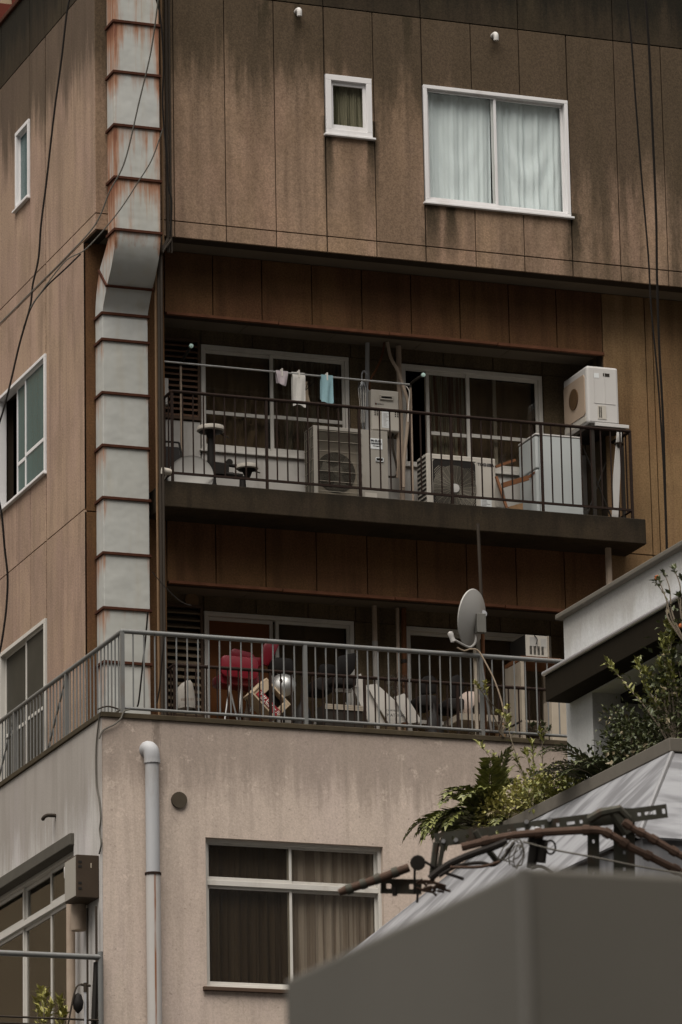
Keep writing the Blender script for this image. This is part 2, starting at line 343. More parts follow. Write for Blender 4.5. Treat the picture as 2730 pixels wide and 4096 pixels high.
M['fascia'] = plain('dark_canopy_paint', (.016,.013,.009), .9, spec=.04)
M['flash'] = plain('steel_flashing', (.42,.42,.43), .35, .6, .1)
M['cap'] = plain('grey_brown_coping', (.12,.108,.09), .8, 0, .15, 8)
def zincm():
    N = NT('galvanised_sheet'); p = N.pos(); X, Y, Z = N.sep(p)
    q = N.n('ShaderNodeMapping'); N.put(q.inputs[0], p); q.inputs['Rotation'].default_value = (R(38),0,0); q.inputs['Scale'].default_value = (1,2.0,.5)
    a = N.noise(q.outputs[0], 1.7, 3, .5)
    c = N.mix(N.rng(a, .38, .64), (.15,.15,.158), (.31,.315,.33))
    N.bump(N.noise(p, 2.5, 2), .3, .03)
    return N.fin(c, N.rng(a, .4, .65, .6, .45), .3, .3)
M['zinc'] = zincm()
M['arm'] = plain('greenish_steel', (.055,.053,.042), .65, .3, .35, 16, dirt=.8, dirtcol=(.07,.032,.02))
M['cable'] = plain('black_cable', (.016,.013,.011), .7)
M['cablebrown'] = plain('brown_wrapped_cable', (.062,.038,.027), .8, 0, .4, 20)
M['cablegrey'] = plain('grey_cable', (.10,.092,.078), .7)
M['cabinet'] = plain('grey_cabinet_paint', (.098,.091,.078), .7, .0, .12, 1.6)
M['cabtrim'] = plain('cabinet_trim', (.115,.108,.096), .6, .0, .05, 2)
M['asphalt'] = plain('asphalt', (.05,.048,.045), .95, 0, .3, 2)
def leafm(name, a, b, sc=14):
    N = NT(name); c = N.mix(N.rng(N.noise(N.pos(), sc, 3), .35, .65), a, b)
    N.b.inputs['Transmission Weight'].default_value = 0
    return N.fin(c, .5, 0, .4)
M['leaf'] = leafm('fresh_leaf', (.105,.115,.022), (.195,.190,.048))
M['leafdark'] = leafm('dark_leaf', (.035,.045,.016), (.075,.085,.028))
M['frond'] = leafm('frond_leaf', (.075,.086,.020), (.17,.175,.05))
M['leafyellow'] = leafm('yellow_green_leaf', (.20,.19,.042), (.30,.275,.085))
M['dryleaf'] = leafm('dry_leaf', (.22,.18,.10), (.30,.25,.16))
M['bark'] = plain('twig_bark', (.10,.082,.06), .9, 0, .3, 20)
M['berry'] = plain('orange_berry', (.40,.12,.04), .5)
M['redwall'] = plain('dark_red_panel', (.10,.022,.014), .8)
M['paleblock'] = plain('pale_background_wall', (.30,.235,.16), .9, 0, .1, 3)

M['recesswall'] = plain('brown_recess', (.16,.125,.085), .9)  # browner and darker than the white wall beside it
M['skyscreen'] = plain('sky_screen_dark', (.13,.11,.09), .9, 0, .1, 1)  # dark finish of the added blocks that screen the low sky
M['lintel'] = plain('lintel_concrete', (.085,.078,.065), .9, 0, .2, 5)
M['curt_dim'] = plain('dim_curtain', (.05,.037,.025), .95, 0, .2, 4)
M['meter'] = plain('meter_box_brown', (.045,.032,.022), .6, 0, .2, 6)
M['ventdark'] = plain('vent_brown', (.06,.048,.034), .7, 0, .2, 10)
# ------------------------------------------------------------ ground
tag(MB().add([(-400,-400,0),(400,-400,0),(400,400,0),(-400,400,0)], [(0,1,2,3)]).build('ground', M['asphalt']), 'dark grey asphalt street ground', None, None, 'structure')

# ------------------------------------------------------------ the apartment building
UF = -.487; ZB, ZA, ZJ, ZT = 19.19, 19.39, 22.29, 23.13    # upper front plane; overhang bottom, low joint, high joint, parapet top
XR = 13.0; YB = 9.0; RX0, RX1, RY = 1.0, 6.6, .6           # recess
H1, F1 = 18.42, 16.20; H2, F2 = 15.165, 12.95              # header and floor of both balcony recesses
B = thing('apartment_building', (0,0,0), 'weathered brown clad apartment block with stained panels and recessed balconies', 'building')
G = .006                                                   # half a joint

WUP = [FR(c2(-75,340), c2(152,640), UF), FR(c2(383,390), c2(1055,1000), UF)]
XJ = [.0,.97,1.61,2.235,2.87,3.5,4.125,4.77,5.40,6.03,6.66,7.29,7.92,8.55,9.18,9.81,10.44,11.07,11.7,12.33,XR]
WUP[0] = (XJ[4]+.012, XJ[5]-.03, WUP[0][2], WUP[0][3]); WUP[1] = (XJ[6]+.01, XJ[9]-.01, WUP[1][2], WUP[1][3])
mb = MB()
for (a,b,c,d) in cells(.034, XR, ZB+.002, ZT, WUP): mb.box(a,b,UF+.03,UF+.2,c,d)
fw = mb.build('front_wall', M['joint'], B)
def panels(parent, ax, edges, rows, plane, holes, mat, th=.032, name='wall_panel'):
    for (v0,v1) in rows:
        for a,b in zip(edges, edges[1:]):
            for (p,q,r,s) in cells(a+G, b-G, v0+G, v1-G, holes):
                if q-p < .02 or s-r < .02: continue
                MB().bx(ax, p,q,r,s,plane,plane+th).build(name, mat, parent, bevel=.004, at=((p,plane,r) if ax == 'F' else (plane,p,r)))
panels(fw, 'F', XJ, [(ZA,ZJ)], UF, WUP, M['upper'])
panels(fw, 'F', XJ, [(ZB,ZA)], UF, WUP, M['upper'])
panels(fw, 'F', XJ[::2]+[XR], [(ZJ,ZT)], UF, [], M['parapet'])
MB().box(.034,XR,UF+.2,.2,ZB+.001,ZB+.12).build('overhang_soffit', M['soffit'], B)
# lower wall plane
RH = [(RX0,RX1,F1,H1),(RX0,RX1,F2,H2)]
mb = MB()
for (a,b,c,d) in cells(.034, XR, 0, ZB, RH): mb.box(a,b,.03,.2,c,d)
lw = mb.build('lower_wall', M['joint'], B)
XS = [RX0,1.6,2.215,2.845,3.48,4.11,4.74,5.375,6.0,RX1]
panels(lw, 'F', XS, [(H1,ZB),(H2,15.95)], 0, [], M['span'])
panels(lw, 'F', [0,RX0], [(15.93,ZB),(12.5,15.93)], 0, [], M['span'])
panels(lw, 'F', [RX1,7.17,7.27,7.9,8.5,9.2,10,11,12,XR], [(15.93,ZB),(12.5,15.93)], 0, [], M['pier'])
# drip edges
for hz in (H1,H2):
    for i in range(4):
        a = RX0+.02+i*1.4; MB().box(a,a+1.39,-.022,.03,hz-.022-.004*(i%2),hz+.012).build('drip_edge', M['rusttrim'], B, bevel=.004)
# left side wall (joints seen at the street end, windows)
WL = []
a, b = P(c1(75,605), X=0), P(c1(137,905), X=0); WL.append((b.y, a.y, b.z, P(c1(137,545), X=0).z))
a, b = P(c3(212,995), X=0), P(c3(2,1160), X=0); WL.append((a.y, b.y+.1, a.z, P(c3(212,447), X=0).z))
a = P(c5(212,488), X=0); WL.append((a.y, P(c5(3,655), X=0).y, 13.35, a.z))
mb = MB()
for (p,q,r,s) in cells(UF+.2, YB, ZB, ZT, WL): mb.box(.03,.2,p,q,r,s)
for (p,q,r,s) in cells(.2, YB, 0, ZB, WL): mb.box(.03,.2,p,q,r,s)
lf = mb.build('side_wall', M['joint'], B)
YJ = [.03,.42,.82,1.47,2.13,2.72,3.35,4.0,4.63,5.26,5.9,6.5,7.1,7.8,YB]
panels(lf, 'L', [UF+.0]+YJ[1:], [(ZA,ZJ)], 0, WL, M['left'])
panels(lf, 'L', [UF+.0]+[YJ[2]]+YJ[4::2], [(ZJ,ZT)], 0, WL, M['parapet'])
panels(lf, 'L', [UF+.0]+YJ[2:], [(ZB,ZA)], 0, WL, M['left'])
panels(lf, 'L', [-.006]+YJ[1:], [(15.95,ZB),(12.5,15.95)], 0, WL, M['left'])
mb = MB().box(0.2,XR,.2,YB,ZT-.3,ZT-.1).box(.2,XR,YB-.2,YB,0,ZT-.3).box(XR-.2,XR,.2,YB-.2,0,ZT-.3)
mb.build('roof_and_rear_wall', M['pier'], B)
MB().box(-.03,XR,UF-.03,UF+.22,ZT,ZT+.06).box(-.03,.22,UF+.22,YB,ZT,ZT+.06).build('parapet_coping', M['flange'], B, bevel=.01)

# ------------------------------------------------------------ windows
def ringbox(mb, ax, u0,u1,v0,v1,w0,w1,t,tb=None):
    tb = tb or t
    mb.bx(ax,u0,u1,v1-t,v1,w0,w1).bx(ax,u0,u1,v0,v0+tb,w0,w1).bx(ax,u0,u0+t,v0+tb,v1-t,w0,w1).bx(ax,u1-t,u1,v0+tb,v1-t,w0,w1); return mb
def window(parent, ax, plane, rect, sashes, fmat, gmat, fwid=.045, depth=.1, out=.018, sw=.04, sill=True, name='window', bars=()):
    u0,u1,v0,v1 = rect; mb = MB(); ringbox(mb, ax, u0,u1,v0,v1,plane-out,plane+depth,fwid)
    for bq in bars: mb.bx(ax,u0+fwid,u1-fwid,bq-.03,bq+.03,plane-out*.5,plane+depth)
    w = mb.build(name, fmat, parent, bevel=.004)
    if sill: MB().bx(ax,u0-.03,u1+.03,v0-.022,v0+.003,plane-out-.03,plane+.02).build('sill', fmat, w, bevel=.004)
    for s in sashes:
        a,b,off,mids = s[:4]; va = s[4] if len(s) > 4 else v0+fwid-.006; vb = s[5] if len(s) > 5 else v1-fwid+.006; gm = s[6] if len(s) > 6 else gmat
        m2 = MB(); ringbox(m2, ax, a,b,va,vb,plane+off,plane+off+.03,sw,sw*1.4)
        for z in mids: m2.bx(ax,a+sw,b-sw,z-.022,z+.022,plane+off+.002,plane+off+.028)
        sa = m2.build('sash', fmat, w, bevel=.003)
        MB().bx(ax,a+sw*.7,b-sw*.7,va+sw*.7,vb-sw*.7,plane+off+.012,plane+off+.018).build('pane', gm, w)
    return w
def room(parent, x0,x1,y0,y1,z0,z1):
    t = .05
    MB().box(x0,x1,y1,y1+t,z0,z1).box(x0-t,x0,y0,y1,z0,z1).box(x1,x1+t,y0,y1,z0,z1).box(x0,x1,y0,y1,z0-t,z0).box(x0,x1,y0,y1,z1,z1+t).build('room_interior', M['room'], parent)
def curtain(name, x0,x1,y,z0,z1, mat, label, folds=8, amp=.03, seed=1, gather=0, sag=0, ax='F', group=None):
    r = random.Random(seed); nx, nz = 110, 18; ph = [r.uniform(0,6.28) for _ in range(6)]; k = [folds*r.uniform(.7,1.3) for _ in range(6)]; rows = []
    for j in range(nz+1):
        v = j/nz; row = []
        for i in range(nx+1):
            u = i/nx; a = amp*(.55+.45*v)
            d = a*(math.sin(6.283*k[0]*u+ph[0]+.5*v)+.6*math.sin(6.283*k[1]*u*1.9+ph[1])+.3*math.sin(6.283*k[2]*3*u+ph[2]+v))
            d += sag*math.sin(3.14*u)*math.sin(3.14*(v**1.5))*math.sin(9*(u-.5)**2*6+v*16)
            uu = u+gather*(.5-u)*(v*.12)
            x = x0+(x1-x0)*uu; z = z1+(z0-z1)*v
            row.append((x, y+d, z) if ax == 'F' else (y+d, x, z))
        rows.append(row)
    o = MB().sheet(rows).build(name, mat, None, smooth=True, at=(rows[0][0])); return tag(o, label, 'curtain', group)
# upper floor
r_ = WUP[0]; window(B,'F',UF,r_,[((r_[0]+.05),(r_[1]-.05),.02,[])], M['white_frame'], M['glass_dark'], fwid=.07, sw=.055)
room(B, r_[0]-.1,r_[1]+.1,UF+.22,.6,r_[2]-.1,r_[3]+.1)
curtain('window_curtain', r_[0]+.04,r_[1]-.04,UF+.1,r_[2]+.06,r_[3]-.06, striped('foliage_reflection_sheer', (.20,.22,.17), (.50,.52,.44), 16), 'dim curtain coloured with pale foliage reflections behind the small white framed square window', 7, .012, 3)  # pale stripes put foliage reflections into the curtain colour
r_ = WUP[1]; mx_ = P(c2(710,690), Y=UF).x
window(B,'F',UF,r_,[(r_[0]+.04,mx_+.03,.02,[]),(mx_-.02,r_[1]-.04,.055,[])], M['white_frame'], M['glass'], fwid=.045, sw=.032)
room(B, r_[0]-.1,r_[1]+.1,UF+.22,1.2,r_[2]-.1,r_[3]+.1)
curtain('window_curtain', r_[0]+.03,mx_-.0,UF+.135,r_[2]+.04,r_[3]-.04, M['curt_blue'], 'pale blue curtain filling the left half of the wide top window', 3.6, .016, 5, .25, .006)
curtain('window_curtain', mx_+.01,r_[1]-.03,UF+.135,r_[2]+.04,r_[3]-.04, M['curt_blue'], 'pale blue curtain sagging in the right half of the wide top window', 4.2, .016, 12, .3, .014)
# left wall windows
y0,y1,v0,v1 = WL[0]; window(B,'L',0,WL[0],[(y0+.04,y1-.04,.03,[])], M['white_frame'], M['frost'], fwid=.05, sw=.03)
y0,y1,v0,v1 = WL[1]; ym = P(c3(110,600), X=0).y; ys = P(c3(62,650), X=0).y; zm = P(c3(110,915), X=0).z
window(B,'L',0,WL[1],[(y0+.04,ym+.02,.02,[zm]),(ym-.02,ys+.02,.05,[zm])], M['white_frame'], M['frost'], fwid=.04, sw=.03)
y0,y1,v0,v1 = WL[2]; ym = P(c5(113,600), X=0).y; zm = P(r2(570,1095), X=0).z
window(B,'L',0,WL[2],[(y0+.03,ym+.02,.02,[zm]),(ym-.02,y1-.04,.05,[zm])], M['alu'], M['screen'], fwid=.05, sw=.03)
MB().box(.2,.9,.25,.3,12.9,19).box(.9,.95,.3,6,12.9,22).build('room_interior', M['room'], B)

# ------------------------------------------------------------ balcony recesses
def recess(hz, fz, holes, basez):
    mb = MB()
    for (a,b,c,d) in cells(RX0,RX1,fz,hz+.06,holes): mb.box(a,b,RY+.02,RY+.16,c,d)
    w = mb.build('recess_wall', M['recess'], B)
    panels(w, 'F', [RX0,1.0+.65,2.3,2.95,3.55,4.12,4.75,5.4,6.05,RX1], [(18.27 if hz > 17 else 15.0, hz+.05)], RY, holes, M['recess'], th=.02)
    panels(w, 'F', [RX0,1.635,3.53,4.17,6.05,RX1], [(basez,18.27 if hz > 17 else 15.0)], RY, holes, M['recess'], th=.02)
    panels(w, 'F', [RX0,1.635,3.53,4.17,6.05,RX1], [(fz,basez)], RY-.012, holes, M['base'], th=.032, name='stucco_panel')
    MB().box(RX0-.1,RX0,.2,RY+.16,fz,hz+.1).box(RX1,RX1+.1,.2,RY+.16,fz,hz+.1).build('recess_side_wall', M['recess'], B)
    for i in range(5):
        MB().box(RX0+.004+i*1.12,RX0+1.116+i*1.12,.201,RY-.001,hz+.02,hz+.06).build('soffit_panel', M['soffit'], B)
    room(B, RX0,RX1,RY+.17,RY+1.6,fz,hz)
W4 = (1.645,3.52,16.96,18.265); W5 = (4.2,6.035,16.98,18.25); W6 = (1.65,3.52,13.05,15.0); W7 = (4.18,6.05,13.05,14.99)
LV1 = (1.06,1.63,17.31,18.31); LV2 = (1.06,1.63,13.7,15.06)
recess(H1, F1, [W4,W5,LV1], 17.30)
recess(H2, F2, [W6,W7,LV2], 13.2)
xm = P(z1(1485,900), Y=RY).x; zm = P(z1(620,1070), Y=RY).z
window(B,'F',RY,W4,[(W4[0]+.04,xm+.03,.05,[zm]),(xm-.03,W4[1]-.04,.015,[zm])], M['alu'], M['glass_dark'], fwid=.05, sw=.04)
curtain('window_curtain', W4[0]+.03,xm,RY+.16,W4[2],W4[3]-.04, M['curt_dark'], 'brown drooping cloth behind the left pane of the upper balcony window', 5, .014, 21, .2, .05)
curtain('window_curtain', xm+.02,W4[1]-.04,RY+.17,W4[2],W4[3]-.05, striped('dim_green_sheer',(.18,.135,.10),(.27,.25,.205),20), 'dim striped curtain behind the laundry in the upper balcony window', 9, .014, 22)
xa = P(z3(362,600), Y=RY).x; xb = P(z3(780,600), Y=RY).x; xc = P(z3(1078,700), Y=RY).x; zm = P(z3(385,905), Y=RY).z
window(B,'F',RY,W5,[(xa-.02,xb+.03,.05,[zm]),(xb-.03,W5[1]-.04,.015,[zm])], M['alu'], M['glass_dark'], fwid=.05, sw=.042)
MB().box(xc-.02,xc+.02,RY+.09,RY+.12,W5[2]+.05,W5[3]-.05).build('inner_screen_stile', M['alu'], B)
curtain('window_curtain', xa+.01,xb,RY+.17,W5[2],W5[3]-.05, M['curt_stripe'], 'reddish grey striped curtain beside the open upper balcony window', 8, .016, 31)
curtain('window_curtain', xb+.02,W5[1]-.06,RY+.19,W5[2],W5[3]-.05, M['curt_dark'], 'plain brown curtain in the upper balcony window above the white refrigerator', 3, .014, 32)
xm = P(z5(1335,450), Y=RY).x
window(B,'F',RY,W6,[(W6[0]+.04,xm-.04,.05,[],W6[2]+.04,W6[3]-.05,M['doorwood']),(xm-.02,W6[1]-.04,.015,[13.75])], M['alu'], M['glass_dark'], fwid=.05, sw=.042)
curtain('window_curtain', xm,W6[1]-.05,RY+.17,W6[2],W6[3]-.05, M['curt_dark'], 'brown curtain in the lower balcony door behind the black chairs', 3, .01, 41)
window(B,'F',RY,W7,[(W7[0]+.04,5.15,.05,[13.85]),(5.1,W7[1]-.04,.015,[13.85])], M['alu'], M['glass_dark'], fwid=.05, sw=.042)
curtain('window_curtain', W7[0]+.04,W7[1]-.05,RY+.17,W7[2],W7[3]-.05, M['curt_dark'], 'dark curtain in the lower balcony door behind the satellite dish', 4, .01, 42)
def louvre(rect, n, fm, sm):
    x0,x1,v0,v1 = rect; l = ringbox(MB(),'F',x0,x1,v0,v1,RY-.035,RY+.04,.035).build('louvre_vent', fm, B, bevel=.003)
    MB().box(x0+.03,x1-.03,RY+.08,RY+.1,v0+.03,v1-.03).build('backing', M['black'], l)
    me = None; h = (v1-v0-.07)/n
    for i in range(n):
        z = v0+.035+h*i
        if me is None:
            o = MB().add([(x0+.035,RY-.03,z+.004),(x1-.035,RY-.03,z+.004),(x1-.035,RY+.05,z+h*.75),(x0+.035,RY+.05,z+h*.75),(x0+.035,RY-.03,z+.022),(x1-.035,RY-.03,z+.022),(x1-.035,RY+.05,z+h*.75+.01),(x0+.035,RY+.05,z+h*.75+.01)],
               [(0,3,2,1),(4,5,6,7),(0,1,5,4),(1,2,6,5),(2,3,7,6),(3,0,4,7)]).build('slat', sm, l, at=(x0,RY,z)); me = o.data
        else: again('slat', me, (x0,RY,z), l)
louvre(LV1, 13, M['dark_frame'], M['stand'] if False else plain('louvre_brown', (.15,.085,.055), .6))
louvre(LV2, 15, M['dark_frame'], plain('louvre_beige', (.20,.155,.105), .6))
vn = P(z5(432,215), Y=RY)
v_ = MB().lathe((vn.x,RY-.03,vn.z),(0,1,0),[(.05,.0),(.085,.0),(.085,.03),(.05,.03)],20).build('round_vent', M['brownpipe'], B, smooth=True)
MB().lathe((vn.x,RY-.015,vn.z),(0,1,0),[(.0,0),(.052,0)],16).build('vent_mesh', M['black'], v_)
# balcony slab and old railings
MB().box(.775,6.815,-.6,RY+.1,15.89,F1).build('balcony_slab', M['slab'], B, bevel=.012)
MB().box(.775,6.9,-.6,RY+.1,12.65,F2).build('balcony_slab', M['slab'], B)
def barset(parent, pts, mat, r, name='baluster', z0=0, h=1, square=True):
    me = None
    for (x,y) in pts:
        if me is None:
            m_ = MB().box(x-r,x+r,y-r,y+r,z0,z0+h) if square else MB().tube([(x,y,z0),(x,y,z0+h)], r, 8)
            o = m_.build(name, mat, parent, at=(x,y,z0), smooth=not square); me = o.data
        else: again(name, me, (x,y,z0), parent)
def old_rail(zf, zt, zl, ry=-.5, x0=.91, x1=6.69):
    mb = MB().tube([(x0,.05,zt),(x0,ry,zt),(x0+.001,ry,zt)], .018, 8).tube([(x0,ry,zt),(x1,ry,zt)], .0205, 8).tube([(x1,ry,zt),(x1,.02,zt)], .022, 8)
    mb.tube([(x0,.05,zl),(x0,ry,zl)], .013, 6).box(x0,x1,ry-.013,ry+.013,zl-.013,zl+.013).tube([(x1,ry,zl),(x1,.02,zl)], .013, 6)
    r = mb.build('balcony_railing', M['rust'], B)
    n = 5; posts = [(x0+(x1-x0)*i/n, ry) for i in range(n+1)]
    barset(r, posts, M['rust'], .0145, 'post', zf, zt-zf-.02)
    bal = [(x0+(x1-x0)*(i+k/9)/n, ry) for i in range(n) for k in range(1,9)] + [(x0, ry+.13*k) for k in range(1,4)] + [(x1, ry+.13*k) for k in range(1,4)]
    barset(r, bal, M['rust'], .0072, 'baluster', zl, zt-zl)
old_rail(F1, 17.305, 16.325); old_rail(F2, 14.055, 13.1)

# ------------------------------------------------------------ podium block with its terrace
PY, PX, PZ = -2.2, -.5, 13.05
POD = thing('podium_building', (0,PY,0), 'beige rendered lower building with roof terrace below the balconies', 'building')
WP = FR(c7(945,318), c7(1000,1005), PY); WP = (WP[0], P(c8(192,360), Y=PY).x, WP[2], WP[3])
a = P(r3(735,570), X=PX); LWz1 = a.z; LW = (a.y, 4.0, 9.0, LWz1)      # long side window
mb = MB()
for (p,q,r,s) in cells(PX, 12.0, 0, PZ-.06, [WP]): mb.box(p,q,PY,PY+.2,r,s)
mb.build('front_wall', M['podium'], POD)
mb = MB()
for (p,q,r,s) in cells(PY+.2, 8, 0, PZ-.06, [LW]): mb.box(PX,PX+.2,p,q,r,s)
mb.add([(PX-.003,PY,0),(PX-.003,PY+.2,0),(PX-.003,PY+.2,PZ-.06),(PX-.003,PY,PZ-.06)],[(0,1,2,3)])
mb.build('side_wall', M['podleft'], POD)
MB().box(PX-.02,12,PY-.025,PY+.25,PZ-.06,PZ).box(PX-.025,PX+.25,PY+.25,8,PZ-.06,PZ).build('coping', M['coping'], POD, bevel=.008)
MB().box(PX+.2,12,PY+.2,.03,12.8,12.96).box(PX+.2,0,.03,8,12.8,12.96).build('terrace_floor', M['soffit'], POD)
MB().box(PX+.2,4.5,PY+1.2,PY+1.25,8,12.7).box(PX+.9,PX+1.0,PY+1.25,5,8,12.7).build('room_interior', M['room'], POD)
# street window
zt1 = P(c7(960,520), Y=PY).z; xm = P(c7(1350,700), Y=PY).x
w = window(POD,'F',PY+.06,WP,[(WP[0]+.035,xm+.02,.03,[],WP[2]+.03,zt1-.03),(xm-.02,WP[1]-.035,.06,[],WP[2]+.03,zt1-.03),(WP[0]+.035,xm+.02,.03,[],zt1+.03,WP[3]-.03),(xm-.02,WP[1]-.035,.06,[],zt1+.03,WP[3]-.03)], M['alu'], M['glass_dark'], fwid=.04, sw=.03, out=.0, depth=.1, bars=(zt1,))
MB().box(WP[0]-.05,WP[1]+.05,PY-.05,PY+.09,WP[2]-.05,WP[2]-.006).build('sill', M['dark_frame'], w, bevel=.006)
curtain('window_curtain', WP[0]+.03,xm,PY+.19,WP[2],WP[3], M['curt_pod'], 'dark brown pleated curtain in the left half of the beige wall window', 7, .022, 51)
curtain('window_curtain', xm+.02,WP[1]-.03,PY+.19,WP[2],WP[3], M['curt_rose'], 'rosy pleated curtain in the right half of the beige wall window', 8, .014, 52)
# side window band
zt2 = P(r3(470,1215), X=PX+.1).z; ya = P(r3(470,1000), X=PX+.1).y; yb = P(r3(205,1200), X=PX+.1).y
bot = 9.0
w = window(POD,'L',PX+.1,(LW[0],LW[1],bot,LWz1),[(LW[0]+.04,ya,.04,[],bot+.04,zt2-.03),(ya,yb,.06,[],bot+.04,zt2-.03),(yb,LW[1]-.05,.04,[],bot+.04,zt2-.03),
   (LW[0]+.04,ya,.04,[],zt2+.03,LWz1-.04),(ya,yb,.07,[],zt2+.03,LWz1-.04),(yb,LW[1]-.05,.04,[],zt2+.03,LWz1-.04)], M['alu'], M['glass_dark'], fwid=.04, sw=.04, out=0, sill=False, bars=(zt2,))
MB().box(PX-.05,PX+.1,LW[0]-.02,LW[1],LWz1-.005,LWz1+.13).build('lintel', M['lintel'], POD, bevel=.01)
# grey terrace railing
TX, TY, TT, TB_, TEND = -.245, PY+.06, 13.985, 13.12, 7.2
tr = MB().tube([(TX,7.5,TT),(TX,TY,TT),(TX+.001,TY,TT)], .027, 10).tube([(TX,TY,TT),(TEND,TY,TT)], .027, 10).tube([(TX,7.5,TB_),(TX,TY,TB_)], .014, 8).tube([(TX,TY,TB_),(TEND,TY,TB_)], .018, 8).build('terrace_railing', M['rail'], POD, smooth=True)
posts = [(TX,TY)] + [(P((x,2700),Y=TY).x, TY) for x in (1221.7,1925.7)] + [(6.3,TY)] + [(TX,TY+d) for d in (2.05,4.1,6.2)]
barset(tr, posts, M['rail'], .021, 'post', PZ-.05, TT-PZ+.04)
ps = [q[0] for q in posts[:4]]; bal = []
for a,b in zip(ps, ps[1:]):
    n = 17; bal += [(a+(b-a)*k/n, TY) for k in range(1,n)]
bal += [(TX, TY+2.05*i+2.05*k/16) for i in range(3) for k in range(1,16)]
barset(tr, bal, M['rail'], .0092, 'baluster', TB_, TT-TB_, square=False)
for d in (2.05,4.1):
    MB().tube([(TX,TY+d+.05,TT-.08),(TX,TY+d+.85,TB_)], .012, 6).build('brace', M['rail'], tr)
# ------------------------------------------------------------ exhaust duct up the corner
DX0, DX1 = .14, .69
D = thing('exhaust_duct', (.4,-.3,13), 'pale square exhaust duct with rusty joint bands climbing the building corner', 'duct')
def duct_sec(z0, z1, y0, y1): MB().box(DX0,DX1,y0,y1,z0,z1).build('duct_section', M['duct'], D, bevel=.006)
def flange(z, y0, y1):
    e = .022; MB().box(DX0-e,DX1+e,y0-e,y1+.01,z-.012,z+.022).build('flange', M['flange'], D, bevel=.004)
UYF, UYB, LYF, LYB = -.80, -.515, -.30, -.022
zs = [P(c1(525,y), Y=UYF).z for y in (98,330,575,815,1055)]; zs = [zs[0]+.62*2, zs[0]+.62]+zs
for a, b in zip(zs, zs[1:]): duct_sec(b, a, UYF, UYB)
for z in zs: flange(z, UYF, UYB)
zl = [P(p, Y=LYF).z for p in (c3(478,265),c3(478,385),c3(478,630),c3(478,872),c3(478,1112),c5(480,190),c5(480,442),c5(480,690))]+[12.97]
for a, b in zip(zl, zl[1:]): duct_sec(b, a, LYF, LYB)
for z in zl[:-1]: flange(z, LYF, LYB)
# the S bend between them
za, zc = zs[-1], zl[0]; n = 18; sec = []
for i in range(n+1):
    t = i/n; s_ = .66*(1-math.cos(t*math.pi)) if t < .5 else .66+.34*math.sin((t-.5)*math.pi)
    z = za+(zc-za)*t; yf = UYF+(LYF-UYF)*s_; yb = UYB+(LYB-UYB)*s_
    tilt = math.sin(math.pi*t)*.14; sec.append(((yf, z-tilt),(yb, z+tilt*.9)))
def bend(i0, i1):
    mb = MB(); pr = sec[i0:i1+1]; k = len(pr)
    for (f,b) in pr: mb.v += [Vector((DX0,f[0],f[1])),Vector((DX1,f[0],f[1])),Vector((DX1,b[0],b[1])),Vector((DX0,b[0],b[1]))]
    for j in range(k-1):
        for e in range(4): mb.f.append((j*4+e, j*4+(e+1)%4, (j+1)*4+(e+1)%4, (j+1)*4+e))
    mb.build('bend_section', M['duct'], D, smooth=True)
bend(0, n//2); bend(n//2, n)
(f,b) = sec[n//2]; e = .02
d_ = Vector((0,b[0]-f[0],b[1]-f[1])).normalized(); nn = Vector((0,-d_.z,d_.y))*.014
p0 = Vector((DX0-e,f[0],f[1]))-d_*e; p1 = Vector((DX1+e,f[0],f[1]))-d_*e; p2 = Vector((DX1+e,b[0],b[1])); p3 = Vector((DX0-e,b[0],b[1]))
MB().prism([p0-nn,p1-nn,p2-nn,p3-nn], nn*2).build('flange', M['flange'], D)
# conduits right of the duct
def pipe(name, pts, r, mat, label, cat='pipe', group=None, n=8, sm=True, fit=()):
    o = MB().tube(smooth_path(pts) if sm and len(pts) > 2 else pts, r, n).build(name, mat, None, smooth=True, at=pts[-1] if pts[-1][2] < pts[0][2] else pts[0])
    return tag(o, label, cat, group)
xx = lambda cx, cy, Y: P((cx,cy), Y=Y).x
for i, (xu, xl, r, m_, lb) in enumerate(((649,632,.014,'brownpipe','thin ochre conduit running down just right of the duct'),(668,646,.020,'darkpipe','dark conduit down the facade, second from the duct'),(681,657,.014,'darkpipe','thin black cable pipe beside the balcony edge, third from the duct'))):
    a = xx(xu,500,UF-.03); b = .738; yb_ = P((xl,2200), X=b).y
    pipe('conduit', [(a,UF-.03,23.1),(a,UF-.03,19.3),(a,UF-.028,19.15),(b,yb_-.03,18.9),(b,yb_,18.7),(b,yb_,13.0)], r, M[m_], lb, 'conduit', None)
q = P((2437,2300), Y=-.3)
pipe('drain_pipe', [(q.x,-.3,15.889),(q.x,-.3,12.96)], .04, M['beigepipe'], 'pale drain pipe dropping from the right end of the balcony slab', sm=False)
pipe('drain_pipe', [(.742,-.045,19.1),(.742,-.045,12.98)], .03, M['brownpipe'], 'brown drain pipe standing between the duct and the balcony', 'pipe', sm=False)
# little elbows high on the front wall
def elbow(name, p, label, mat, plane, out=.1, drop=.09, r=.032):
    o = MB().tube(smooth_path([(p.x,plane+.01,p.z),(p.x,plane-out*.7,p.z),(p.x,plane-out,p.z-.03),(p.x,plane-out,p.z-drop)],4), r, 10).build(name, mat, None, smooth=True, at=(p.x,plane,p.z)); tag(o, label, 'pipe elbow')
elbow('vent_elbow', P(c1(1370,48), Y=UF-.05), 'small white elbow pipe high on the wall above the small window', M['whiteapp'], UF)
elbow('vent_elbow', P(c2(705,160), Y=UF-.05), 'small white elbow pipe above the wide curtained window', M['whiteapp'], UF)
